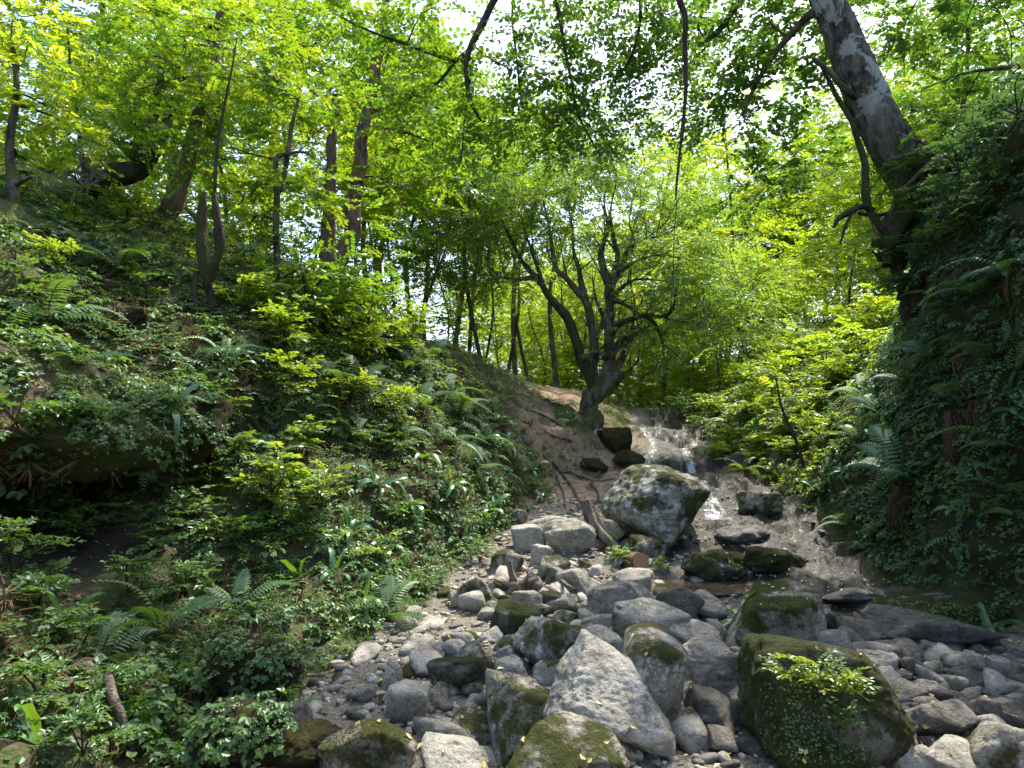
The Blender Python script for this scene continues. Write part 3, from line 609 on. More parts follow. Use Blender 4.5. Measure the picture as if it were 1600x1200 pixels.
# sawn log
h0, _ = hit(1000, 892); m0 = mpp(1000, 880, h0[1]); c0 = U(1001, 879, h0[1]-.08)
lg = empty('sawn_log', c0, 'short sawn log with its round pale cut face showing, below the biggest boulder', 'log')
def disc_log():
    ax = norm(np.array((.42,-.90,.10))); P = np.array([-ax*.34, -ax*.1, ax*.0]); r_ = 15.5*m0
    m = MB(); tube(m, spline(np.hstack([P, [[r_],[r_*1.03],[r_]]]), 10)[:,:3], np.full(10, r_), 20, 0, 0, .06, 3, 0, False); m.obj('bark', [MAT['bark_red']], lg, True)
    e1 = norm(np.cross(ax, (0,0,1.))); e2 = np.cross(e1, ax); th = np.linspace(0, 2*np.pi, 24, endpoint=False); m = MB()
    rings = [ax*.004]+[]
    V = [ax*.006]; F = []
    for q in (.5, .97): V += [ax*.006+q*r_*(1+.02*math.sin(3*t))*(math.cos(t)*e1+math.sin(t)*e2) for t in th]
    for i in range(24): F.append((0, 1+i, 1+(i+1) % 24, -1)); F.append((1+i, 25+i, 25+(i+1) % 24, 1+(i+1) % 24))
    mt, t, out = new_mat('cut_wood'); tc = N(t, 'TexCoord'); vl = N(t, 'VectorMath', operation='LENGTH'); L(t, tc.outputs['Object'], vl.inputs[0])
    s = math_(t, 'SINE', math_(t, 'ADD', math_(t, 'MULTIPLY', vl.outputs['Value'], 420.), math_(t, 'MULTIPLY', nz(t, tc.outputs['Object'], 18), 5.)))
    p = N(t, 'BsdfPrincipled'); L(t, mix(t, math_(t, 'MULTIPLY', math_(t, 'ADD', s, 1.), .5), (.30,.16,.085), (.42,.25,.14)), p.inputs['Base Color']); p.inputs['Roughness'].default_value = .8; L(t, p.outputs[0], out.inputs[0])
    m.add(np.array(V), np.array(F)); m.obj('cut_face', [mt], lg)
disc_log()
# splintered driftwood leaning before the biggest boulder
dw = empty('driftwood', U(935, 850, 8.4), 'splintered grey driftwood stump leaning between boulders', 'driftwood')
Yd = hit(940, 858)[0][1]
def free(pts, Y, n=14):
    s = spline([(*U(px, py, Y+dy), rp*mpp(px, py, Y)) for px, py, dy, rp in pts], n); return s[:,:3], np.maximum(s[:,3], .0015)
for i, pts in enumerate([[(914,783,.15,7),(922,805,.1,8),(936,830,.0,9),(958,852,-.1,8),(966,862,-.12,7)], [(926,792,.2,5),(936,815,.12,8),(950,832,.05,9),(966,842,.0,6)], [(940,815,.1,5),(958,822,.05,8),(972,838,0,5)], [(916,800,.2,4),(918,825,.12,6),(930,842,.0,6)]]):
    m = MB(); P, R = free(pts, Yd); tube(m, P-np.array(dw.location), R, 9, 0, 0, .35, i, .3); m.obj('splinter', [MAT['wood_grey']], dw, True)
# root wad
rw = empty('root_wad', U(810, 915, hit(810,930)[0][1]), 'tangled broken root wad of pale weathered wood among the cobbles', 'root wad')
Yr = hit(815, 928)[0][1]
for i, pts in enumerate([[(796,878,0,4),(800,898,0,5),(808,918,0,8)], [(772,905,0,2),(792,912,-.05,4),(812,915,-.05,8),(840,905,0,7)], [(836,900,.05,9),(822,915,0,10),(808,922,-.05,8)], [(808,915,-.05,6),(790,928,-.1,3),(776,940,-.15,2)], [(815,912,-.1,5),(825,900,-.1,3),(822,890,-.1,1.5)], [(842,902,.05,3),(838,914,0,10),(828,924,0,6)]]):
    m = MB(); P, R = free(pts, Yr); tube(m, P-np.array(rw.location), R, 8, 0, 0, .35, i+5, .25); m.obj('root', [MAT['wood_grey']], rw, True)
def stick(pts, label, mat='wood_grey', name='stick', n=24, sides=7):
    P, R = px_path(pts, n); m = MB(); tube(m, P-P[0], R, sides, 0, 0, .2, 2); return tag(m.obj(name, [MAT[mat]], None, True, P[0]), label, 'stick')
stick([(505,1068,.05,2.5),(480,1072,.07,2.7),(450,1082,.08,3),(432,1096,.05,3.2),(414,1108,.05,3)], 'bare pale crooked stick lying at the edge of the gravel')
stick([(414,1104,.05,2),(396,1100,.06,1.8),(372,1104,.10,1.5),(352,1130,.10,1.3),(338,1170,.08,1.2)], 'thin looping bare twig on the dull mossy boulder')
stick([(838,968,.03,7),(870,962,.05,8),(906,960,.03,7)], 'short thick mossy branch lying across cobbles', 'bark_moss', 'mossy_branch')
stick([(745,935,.05,1.5),(720,940,.05,2.0),(690,948,.04,1.6)], 'short pale stick beside the long mossy-sided stone')
stick([(900,950,.16,2.2),(880,928,.12,3.0),(868,912,.12,3.4)], 'pale splinter of wood leaning between the mossy stones')
# ------------------------------------------------------------------ leaves, herbs, ferns
def frame(ax, yaw):
    """matrices whose third axis is ax, turned by yaw"""
    z = norm(ax); h = np.where(np.abs(z[:,:1]) < .9, np.array([[1.,0,0]]), np.array([[0,1.,0]])); x = norm(h-(h*z).sum(1,keepdims=True)*z); y = np.cross(z, x)
    c, s = np.cos(yaw)[:,None], np.sin(yaw)[:,None]; return np.stack([x*c+y*s, -x*s+y*c, z], -1)
def leaf6(Lg, Wd, fold=.12, droop=.12):
    return np.array([(0,0,0),(.33*Lg,.5*Wd,fold*Wd),(.72*Lg,.36*Wd,fold*Wd*.7-droop*Lg*.5),(Lg,0,-droop*Lg),(.72*Lg,-.36*Wd,fold*Wd*.7-droop*Lg*.5),(.33*Lg,-.5*Wd,fold*Wd)]), np.array([(0,1,2,3),(0,3,4,5)])
def leaf4(Lg, Wd, fold=.15, droop=.1):
    return np.array([(0,0,0),(.45*Lg,.5*Wd,fold*Wd),(Lg,0,-droop*Lg),(.45*Lg,-.5*Wd,fold*Wd)]), np.array([(0,1,2,3)])
def rotz(a): c, s = math.cos(a), math.sin(a); return np.array([[c,-s,0],[s,c,0],[0,0,1]])
def roty(a): c, s = math.cos(a), math.sin(a); return np.array([[c,0,s],[0,1,0],[-s,0,c]])
def rotx(a): c, s = math.cos(a), math.sin(a); return np.array([[1,0,0],[0,c,-s],[0,s,c]])
def tpl(mb):
    V, F, M, A = mb.data(); return V, F, M
def spray_t(seed, n=15, ll=.2, wr=.62, lf=leaf6, droop=.22, spread=1.05):
    """a leafy twig one unit long along x"""
    r = np.random.default_rng(seed); m = MB()
    for i in range(n):
        t = .12+.88*i/(n-1); side = 1 if i % 2 else -1; sz = ll*r.uniform(.75,1.2)*(1.05-.3*t)
        V, F = lf(sz, sz*wr); a = side*(spread*r.uniform(.7,1.15)*(1-.65*max(0, t-.6)/.4)) if i < n-1 else 0
        V = V@(rotz(a)@roty(r.normal(.12,.22))@rotx(r.normal(0,.3))).T
        m.add(V+np.array((t, side*.02, -droop*t*t+r.normal(0,.015))), F)
    tt = np.linspace(0,1,4); tw = np.stack([tt, 0*tt, -droop*tt*tt], 1); q = np.array((0,.006,0)); m.add(np.vstack([tw-q, tw+q]), np.array([(i,i+1,i+5,i+4) for i in range(3)]), 1)
    return tpl(m)
def herb_t(seed, h=1., arms=4, ll=.42, leaflets=3, wr=.6, lf=leaf6):
    """a low plant one unit tall: thin stem, arms that end in spread leaflets"""
    r = np.random.default_rng(seed); m = MB()
    for a in range(arms):
        yaw = a*2.4+r.normal(0,.3); lv = r.uniform(.45,1.0)*h; rc = r.uniform(.15,.55); d = np.array((math.cos(yaw), math.sin(yaw), 0)); e = d*rc+np.array((0,0,lv))
        b = np.array((0,0,lv*.35)); s = np.cross(d, (0,0,1))*.012; m.add(np.array([b-s, b+s, e+s, e-s]), np.array([(0,1,2,3)]), 1)
        for k in range(leaflets):
            V, F = lf(ll*r.uniform(.75,1.1), ll*wr*r.uniform(.85,1.1)); ang = yaw+(k-(leaflets-1)/2)*1.15
            V = V@(rotz(ang)@roty(r.normal(.18,.2))@rotx(r.normal(0,.25))).T; m.add(V+e, F)
    s = .014; m.add(np.array([(-s,0,0),(s,0,0),(s,0,h*.8),(-s,0,h*.8)]), np.array([(0,1,2,3)]), 1)
    return tpl(m)
def single_t(lf, Lg, Wd):
    V, F = lf(Lg, Wd); return V, F, np.zeros(len(F), int)
def tuft_t(seed, n=9, lean=.5):
    r = np.random.default_rng(seed); m = MB()
    for i in range(n):
        y = r.random()*6.28; d = np.array((math.cos(y), math.sin(y), 0)); s = np.cross(d, (0,0,1))*.022; k = r.uniform(.6,1.)
        p0 = d*.03; p1 = d*lean*.4*k+np.array((0,0,.6*k)); p2 = d*lean*k+np.array((0,0,.75*k)); m.add(np.array([p0-s,p0+s,p1+s*.8,p1-s*.8,p2]), np.array([(0,1,2,3),(3,2,4,-1)]))
    return tpl(m)
def hang_t(seed, n=10):
    r = np.random.default_rng(seed); m = MB()
    for i in range(n):
        y = r.random()*6.28; d = np.array((math.cos(y), math.sin(y), 0)); s = np.array((.02,.004,0)); k = r.uniform(.6,1.2); c = d*r.uniform(.05,.22)
        m.add(np.array([c-s,c+s,c*1.7+s+(0,0,-.5*k),c*1.7-s+(0,0,-.5*k),c*1.5+(0,0,-k)]), np.array([(0,1,2,3),(3,2,4,-1)]))
    return tpl(m)
def minifern_t(seed, n=6):
    r = np.random.default_rng(seed); m = MB()
    for i in range(n):
        y = i*6.28/n+r.normal(0,.25); k = r.uniform(.7,1.1); seg = 9; R = rotz(y)@rotx(r.normal(0,.2))
        for j in range(seg):
            t = (j+.5)/seg; x = t*k; z = .75*x-.8*x*x; wd = .17*math.sin(math.pi*min(1, t*.8+.22))*k; q = .055*k
            V = np.array([(x,0,z),(x+q*1.3,wd,z-.05),(x+q*1.9,wd*.95,z-.06),(x+q*1.1,0,z),(x+q*1.9,-wd*.95,z-.06),(x+q*1.3,-wd,z-.05)]); m.add(V@R.T, np.array([(0,1,2,3),(0,3,4,5)]))
    return tpl(m)
HERB = [herb_t(1,1,4,.42,3), herb_t(2,1,5,.34,5,.5), herb_t(3,1,4,.5,3,.7), herb_t(4,.7,6,.40,3,.75), herb_t(5,1.,5,.36,5,.55)]
HERBF = [herb_t(11,1,4,.42,3,.7,leaf4), herb_t(12,1,5,.36,4,.6,leaf4), herb_t(13,.8,5,.46,3,.75,leaf4), herb_t(14,1,6,.3,3,.7,leaf4)]
TUFT = [tuft_t(1), tuft_t(2,11,.8)]; HANG = [hang_t(1), hang_t(2,14)]; MFERN = [minifern_t(i, 5+i%3) for i in range(4)]
def patch(P, f, s): return fbm(P*f, s, 3)
def scatter(name, mats, temps, n, wfun, smin, smax, seed, label, cat='undergrowth', upw=.6, lift=0., pow_=1.4, thr=None, pf=.7):
    mb = MB()
    for i, T in enumerate(temps):
        P, Nn, uu, r = on_ground(n//len(temps), wfun, seed+i)
        if thr is not None: k = patch(P, pf, seed) > thr+r.normal(0,.12,len(P)); P, Nn = P[k], Nn[k]
        q = len(P); ax = norm(Nn*(1-upw)+np.array((0,0,1.))*upw+r.normal(0,.16,(q,3))); R = frame(ax, r.random(q)*6.28)
        s = smin*(smax/smin)**(r.random(q)**pow_); mb.inst(T, R*s[:,None,None], P+Nn*lift, np.clip(r.normal(.45,.28,q), 0, 1))
    o = mb.obj(name, [MAT[x] for x in mats]); return tag(o, label, cat, None, 'stuff')
def inbox(u0, u1, y0, y1): return lambda u, y, p: ((u > u0) & (u < u1) & (y > y0) & (y < y1) & (p[...,0] > -9.5-.35*y) & (p[...,0] < 5.8+.62*np.maximum(y-6, 0))).astype(float)
def cavew(u, y, p): return 1-np.exp(-((y-4.9)/.75)**2)*((u > 3.55) & (u < 4.9))
LB_ = lambda y0, y1, u0=1.6, u1=6.92: (lambda u, y, p: inbox(u0,u1,y0,y1)(u,y,p)*cavew(u,y,p)*(1-.9*np.clip(QP,0,1)))
scatter('low_herbs', ['herb','twig'], HERB[:3]+HERBF, 3200, LB_(1.0,6.2), .06, .17, 11, 'dense low green herbs covering the bank around the dark hollow', thr=-.22)
scatter('low_herbs', ['herb','twig'], HERBF, 3600, LB_(6.0,11.5), .06, .18, 21, 'mixed green herbs on the bank between the dark hollow and the trampled path', thr=-.2)
scatter('low_herbs', ['herb_lit','twig'], HERBF, 1500, LB_(7.5,13,.8,4.6), .08, .22, 31, 'yellow-green herbs on the upper bank under the twin-stemmed tree', thr=-.05)
scatter('ground_ivy', ['herb'], [single_t(leaf6,1,.85)], 22000, LB_(1.0,11.5,1.0), .015, .045, 41, 'tiny dark creeping leaves over the bank soil', upw=.35, lift=.012, thr=-.2)
scatter('dry_stems', ['dry_strand'], TUFT, 3000, LB_(3,14,1.4,6.5), .10, .30, 51, 'dry brown stems and dead grass on the bank', upw=.3, thr=.0)
scatter('low_grass', ['herb'], TUFT, 4000, LB_(1.0,10), .05, .16, 36, 'fine grass and sedge between the herbs of the bank', thr=-.15)
scatter('low_herbs', ['herb_blue','twig'], HERB[1:4], 1300, LB_(1.0,11), .05, .14, 37, 'low bluish herbs mixed into the bank growth', thr=-.05)
scatter('low_herbs', ['herb','twig'], HERBF, 1500, LB_(5,13,.55,2.2), .10, .26, 35, 'shaded green herbs on the high slope around the torn roots', thr=-.25)
scatter('grass', ['herb_lit'], TUFT, 3600, LB_(8.5,24,.8,6.8), .08, .22, 61, 'thin green grass on the slope beside the trampled path', thr=-.05)
scatter('hanging_strands', ['dry_strand'], HANG, 120, lambda u,y,p: inbox(3.0,6.3,3,10)(u,y,p)*np.where((y > 3.8) & (y < 6.1), 0., 1.), .12, .34, 71, 'dead brown fern strands hanging from the bank', upw=.95)
scatter('small_ferns', ['fern'], MFERN, 1200, LB_(5.5,16,.8,6.6), .16, .42, 81, 'small ferns scattered over the bank', thr=-.05)
scatter('small_ferns', ['fern'], MFERN, 420, LB_(2.4,5.5,1.8,6.6), .08, .24, 91, 'small ferns scattered near the dark hollow', thr=-.05)
RB = lambda y0, y1, u0=9.15, u1=12.6: (lambda u, y, p: inbox(u0,u1,y0,y1)(u,y,p)*np.where(u > 12.3, .45, np.where(u > 10.6, 1.6, 1.)))
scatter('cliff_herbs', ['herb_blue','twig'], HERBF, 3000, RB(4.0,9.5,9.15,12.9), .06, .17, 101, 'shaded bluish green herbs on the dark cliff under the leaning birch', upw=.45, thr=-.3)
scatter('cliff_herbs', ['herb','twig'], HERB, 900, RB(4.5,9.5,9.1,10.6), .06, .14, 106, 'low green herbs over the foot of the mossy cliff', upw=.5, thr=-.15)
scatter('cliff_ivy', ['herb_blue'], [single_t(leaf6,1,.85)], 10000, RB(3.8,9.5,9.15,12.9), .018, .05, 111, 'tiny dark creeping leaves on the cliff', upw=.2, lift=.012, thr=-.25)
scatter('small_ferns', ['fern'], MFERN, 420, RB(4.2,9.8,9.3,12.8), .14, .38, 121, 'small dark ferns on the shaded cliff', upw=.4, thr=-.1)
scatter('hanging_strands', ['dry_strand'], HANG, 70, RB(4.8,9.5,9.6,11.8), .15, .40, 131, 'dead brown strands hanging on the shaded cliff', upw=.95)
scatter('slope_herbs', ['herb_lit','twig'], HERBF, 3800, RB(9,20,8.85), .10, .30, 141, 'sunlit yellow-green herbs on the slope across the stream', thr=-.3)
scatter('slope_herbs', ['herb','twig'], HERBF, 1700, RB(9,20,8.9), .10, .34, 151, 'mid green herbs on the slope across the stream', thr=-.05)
scatter('slope_ferns', ['fern'], MFERN, 420, RB(8.8,18), .25, .60, 161, 'ferns on the sunlit slope across the stream', thr=-.25)
scatter('forest_floor_herbs', ['herb_lit','twig'], HERBF, 2700, lambda u,y,p: inbox(1,12.4,17,48)(u,y,p)*np.where((u > 7) & (u < 9) & (y < 22), .05, 1.), .25, .7, 171, 'bright green herbs over the forest floor upstream', thr=-.2)
scatter('leaf_litter', ['dead'], [single_t(leaf4,1,.6)], 9000, lambda u,y,p: (inbox(1.3,6.9,2.2,16)(u,y,p)+.6*inbox(9,12,4.5,14)(u,y,p)), .025, .06, 181, 'dry brown fallen leaves on the banks', 'leaf litter', upw=.3, lift=.015, thr=-.1)
scatter('leaf_litter', ['dead'], [single_t(leaf4,1,.6)], 700, lambda u,y,p: np.exp(-((p[...,0]-5.1)/.6)**2-((y-10.3)/.7)**2), .04, .09, 191, 'patch of reddish brown dead leaves above the mossy-topped stone', 'leaf litter', upw=.3, lift=.015)
scatter('fallen_leaves', ['litter_yellow'], [single_t(leaf4,1,.65)], 800, lambda u,y,p: inbox(7.2,9.2,3,11)(u,y,p)*np.where(u > 7.9, 1., .35), .025, .055, 201, 'yellow leaves fallen on the wet bedrock and stones', 'fallen leaves', upw=.4, lift=.02)
scatter('fallen_leaves', ['dead'], [single_t(leaf4,1,.6)], 420, lambda u,y,p: inbox(7.0,9.2,2.2,7.5)(u,y,p), .03, .06, 211, 'brown leaves fallen between the stones', 'fallen leaves', upw=.4, lift=.03)
# --- single plants
def frond_mesh(k, curve=(.75,.95), n=19, wd=.17, mat='fern'):
    m = MB(); r = np.random.default_rng(k)
    f = lambda t: np.array((t*(1-.08*t), 0, curve[0]*t-curve[1]*t*t)); hh = lambda t: math.sin(math.pi*min(1., t*.82+.2))**.8
    for j in range(n):
        t = .08+.9*j/n; c = f(t); w_ = wd*hh(t)*r.uniform(.92,1.06); q = .033
        for s in (1,-1):
            dz = -.25*w_; m.add(np.array([c, c+(q*.5,s*w_*.5,dz*.25+.01), c+(q*2.0,s*w_,dz), c+(q*1.5,s*w_*.45,dz*.2+.01), c+(q*1.02,0,0)]), np.array([(0,1,2,3),(0,3,4,-1)]), 0, r.random())
    tt = np.linspace(0,.98,9); C = np.array([f(t) for t in tt]); q = np.array((0,.008,0)); z = np.array((0,0,.005)); m.add(np.vstack([C-q+z,C+q+z]), np.array([(i,i+1,i+10,i+9) for i in range(8)]), 1, .3)
    return m.mesh('frond', [MAT[mat], MAT['twig']])
def strap_mesh(k, curve=(1.1,1.0), wd=.085, mat='strap'):
    m = MB(); tt = np.linspace(0,1,11); C = np.stack([tt*(1-.15*tt), 0.02*np.sin(tt*5+k), curve[0]*tt-curve[1]*tt*tt], 1)
    w_ = wd*np.sin(np.pi*np.clip(tt*.86+.10,0,1))**.55*(1+.13*np.sin(tt*21+k)); w_[-1] = .004; s = np.zeros((11,3)); s[:,1] = w_; u = np.zeros((11,3)); u[:,2] = w_*.3
    m.add(np.vstack([C+s+u, C, C-s+u]), np.array([q for i in range(10) for q in ((i,i+1,i+12,i+11),(i+11,i+12,i+23,i+22))]), 0, (k*.37) % 1)
    return m.mesh('leaf', [MAT[mat]])
FROND = {m: [frond_mesh(i, c, mat=m) for i, c in enumerate([(.75,.95),(.55,.95),(1.0,1.05),(.35,.85)])] for m in ('fern','herb_blue','herb_lit')}
STRAP = {m: [strap_mesh(i, c, mat=m) for i, c in enumerate([(1.3,1.1),(.9,1.2),(1.6,1.0),(.6,1.1)])] for m in ('strap','herb_blue')}
def rosette(name, cat, part, meshes, px, py, size, n, label, group, seed, upw=.75, spread=6.28, face=None, pos=None):
    r = np.random.default_rng(seed)
    if pos is None:
        h, nn = hit(px, py); m = mpp(px, py, h[1]); s = size*m*(1.3 if part == 'frond' else (.95 if group == SB else 1.25))
    else: h, nn, s = pos
    ax = norm(nn*(1-upw)+np.array((0,0,1.))*upw); e = empty(name, h-ax*.01, label, cat, group)
    q = Vector((0,0,1)).rotation_difference(Vector(ax)); e.rotation_mode = 'QUATERNION'; e.rotation_quaternion = q
    y0 = (math.atan2(nn[1], nn[0]) if face is None else face)
    for i in range(n):
        o = link(part, meshes[r.integers(len(meshes))], e); k = s*r.uniform(.75,1.1); o.scale = (k, k*r.uniform(.9,1.15), k)
        yaw = y0+(i/n-.5)*spread+r.normal(0,.2); o.rotation_euler = Euler((r.normal(0,.12), r.normal(-.42 if part == 'frond' else -.1,.2), yaw)); o.location = (0,0,.005)
    return e
SA, SB = 'strap-leaved ferns on the bank with the dark hollow', 'strap-leaved ferns on the cliff'
FA, FB, FC = 'ferns on the bank with the dark hollow', 'ferns on the shaded cliff', 'ferns on the sunlit slope'
FERNS = [
 (246,998,85,8,'fern','large fern with a skirt of dark red roots below its crown',None),(155,1040,75,7,'fern','fern crowning a short bare root stub beside the red-root fern',None),
 (372,958,62,5,'fern','fern drooping two long fronds over a black gap in the bank',None),(600,968,62,9,'fern','upright feathery fern at the edge of the pale gravel',None),
 (185,428,70,7,'fern','greyish fern on the slope above the moss-capped rock',None),(75,500,80,7,'fern','fern beside the moss-capped rock on the slope',None),
 (300,590,58,7,'fern','fern over brown dead fronds above the mossy buttress',None),(262,628,48,6,'fern','fern just above the lip of the dark hollow',None),
 (560,600,62,8,'fern','pale fern arching over a brown gap on the bank',None),(505,590,50,6,'fern','fern beside the brown gap on the bank',None),
 (420,715,62,6,'fern','fern over a tuft of red-brown dead fronds mid bank',None),(690,628,50,7,'fern',None,FA),(655,640,45,7,'fern',None,FA),(715,650,45,7,'fern',None,FA),(640,575,42,7,'fern',None,FA),(760,690,38,7,'fern',None,FA),(700,690,40,7,'fern',None,FA),(745,735,38,7,'fern',None,FA),(620,680,42,7,'fern',None,FA),(545,690,45,6,'fern',None,FA),(470,650,48,6,'fern',None,FA),(830,760,34,7,'fern',None,FA),(800,720,34,7,'fern',None,FA),(670,560,38,7,'fern',None,FA),(120,570,55,6,'fern',None,FA),(350,560,50,6,'fern',None,FA),
 (1500,632,70,6,'herb_blue','fern crowning a thick fibrous red-brown root trunk on the cliff',None),(1420,748,75,9,'herb_blue','broad bluish fern over hanging dead fronds on the cliff',None),(1585,700,90,7,'herb_blue','long-fronded fern arching out beside the root trunk',None),(1590,780,70,6,'herb_blue','fern low on the cliff under the long-fronded one',None),
 (1380,650,52,7,'herb_blue',None,FB),(1340,690,46,7,'herb_blue',None,FB),(1460,560,56,7,'herb_blue',None,FB),(1540,460,70,6,'herb_blue',None,FB),(1590,430,70,6,'herb_blue',None,FB),(1480,480,54,6,'herb_blue',None,FB),(1330,820,44,7,'fern',None,FB),(1560,560,60,6,'herb_blue',None,FB),(1420,600,48,6,'herb_blue',None,FB),(1560,330,60,6,'herb_blue',None,FB),
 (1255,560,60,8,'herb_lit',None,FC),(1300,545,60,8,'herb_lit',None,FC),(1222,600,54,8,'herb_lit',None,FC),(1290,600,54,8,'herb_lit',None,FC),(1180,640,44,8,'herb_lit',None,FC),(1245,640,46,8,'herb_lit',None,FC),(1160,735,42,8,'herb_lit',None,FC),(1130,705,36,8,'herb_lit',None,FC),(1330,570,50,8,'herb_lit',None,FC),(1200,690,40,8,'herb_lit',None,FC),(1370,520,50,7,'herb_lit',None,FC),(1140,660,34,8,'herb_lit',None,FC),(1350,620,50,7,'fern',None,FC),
]
gl = {FA: 'feathery green fern on the bank', FB: 'shaded fern on the dark cliff', FC: 'bright yellow-green fern on the sunlit slope'}
for i, (px, py, sz, n, mt, lab, g) in enumerate(FERNS):
    rosette('fern', 'fern', 'frond', FROND[mt], px, py, sz*(1.25 if px < 800 or px > 1320 else 1.), n, lab or gl[g]+near(px, py), g, 500+i)
SA, SB = 'strap-leaved ferns on the bank with the dark hollow', 'strap-leaved ferns on the cliff'
STRAPS = [
 (195,600,52,4,'strap','strap-leaved fern, upright yellow-green leaves, above the lip of the hollow',None),(266,640,50,4,'strap','strap-leaved fern with two raised leaves beside the lip of the hollow',None),(110,505,46,5,'strap','pale strap-leaved fern drooping beside the moss-capped rock',None),
 (470,910,52,6,'strap','strap-leaved fern over a reddish root clump above the gravel',None),(105,980,80,3,'strap','strap-leaved fern with one very long raised blade in the herbs',None),(1165,985,62,9,'strap','dark strap-leaved fern in front of the humped mossy boulder',None),(1548,985,66,5,'herb_blue','strap-leaved fern at the foot of the cliff by the wet shelf',None),
 (60,1165,90,5,'strap','big glossy strap-leaved fern under the herbs near a root stub',None),(195,1140,70,5,'strap','glossy strap-leaved fern beside a leaning dead root',None),
 (640,790,46,7,'strap',None,SA),(590,760,46,7,'strap',None,SA),(700,760,40,7,'strap',None,SA),(740,705,36,7,'strap',None,SA),(790,700,34,7,'strap',None,SA),(830,735,32,7,'strap',None,SA),(850,780,32,7,'strap',None,SA),(600,860,44,6,'strap',None,SA),(545,830,46,6,'strap',None,SA),(760,800,38,7,'strap',None,SA),(720,850,36,7,'strap',None,SA),(660,720,38,7,'strap',None,SA),(520,900,46,6,'strap',None,SA),(350,585,40,5,'strap',None,SA),(570,940,44,5,'strap',None,SA),(775,660,30,7,'strap',None,SA),
 (1525,810,70,6,'herb_blue',None,SB),(1285,775,44,7,'herb_blue',None,SB),(1320,735,44,7,'herb_blue',None,SB),(1400,690,50,7,'herb_blue',None,SB),(1375,700,46,7,'strap',None,SB),(1250,770,36,7,'strap',None,SB),(1580,640,60,6,'herb_blue',None,SB),(1310,670,42,7,'strap',None,SB),
]
sl = {SA: 'glossy strap-leaved fern on the bank', SB: 'strap-leaved fern on the shaded cliff'}
for i, (px, py, sz, n, mt, lab, g) in enumerate(STRAPS):
    rosette('strap_fern', 'fern', 'leaf', STRAP[mt], px, py, sz, n, lab or sl[g]+near(px, py), g, 700+i, upw=.55)
# leafy shoots and small shrubs: stems with leaf sprays
SPR = [spray_t(i, 11+2*(i % 3), .27, .58) for i in range(5)]
SPRN = [spray_t(20+i, 15, .21, .72) for i in range(6)]                    # tree twigs seen close
SPRF = [spray_t(40+i, 17, .2, .66, leaf4) for i in range(6)]              # tree twigs seen from afar
def place_sprays(mb, P, D, S, temps, r, tilt=.25, var=.28):
    n = len(P); D = norm(D); up = norm(np.array((0,0,1.))+r.normal(0,tilt,(n,3))); y = norm(np.cross(up, D)); z = np.cross(D, y)
    R = np.stack([D, y, z], -1)*S[:,None,None]; k = r.integers(len(temps), size=n); a = np.clip(r.normal(.45,var,n),0,1)
    for i, T in enumerate(temps):
        q = k == i; mb.inst(T, R[q], P[q], a[q])
def shrub(px, py, hpx, n, mat, label, group, seed, lean=(0,0), name='leafy_shoot', cat='shrub', pos=None, sl=.45):
    r = np.random.default_rng(seed)
    if pos is None: h, nn = hit(px, py); s = hpx*mpp(px, py, h[1])
    else: h, nn, s = pos
    e = empty(name, h, label, cat, group); st = MB(); lf = MB(); ax = norm(nn*.45+np.array((lean[0],0,1+lean[1])))
    for k in range(n):
        d = norm(ax+r.normal(0,.42,3)); P = spline([(0,0,0), d*s*.5+r.normal(0,.04,3)*s, d*s*r.uniform(.8,1.15)+np.array((0,0,-.12*s))], 9); tube(st, P, np.linspace(.014,.004,9)*s+.0012, 5)
        for t in (3,5,6,7,8):
            for _ in range(2):
                y = r.random()*6.28; dd = np.array([[math.cos(y), math.sin(y), r.normal(.05,.15)]])+d*.35; place_sprays(lf, P[t:t+1], dd, np.array([s*sl*r.uniform(.7,1.15)]), SPR, r)
    st.obj('stem', [MAT['twig']], e, True); o = lf.obj('foliage', [MAT[mat], MAT['twig']], e); o['kind'] = 'stuff'; return e
G1, G2, G3 = 'leafy shoots around the dark hollow', 'leafy shoots on the middle bank', 'leafy bushes on the upper bank'
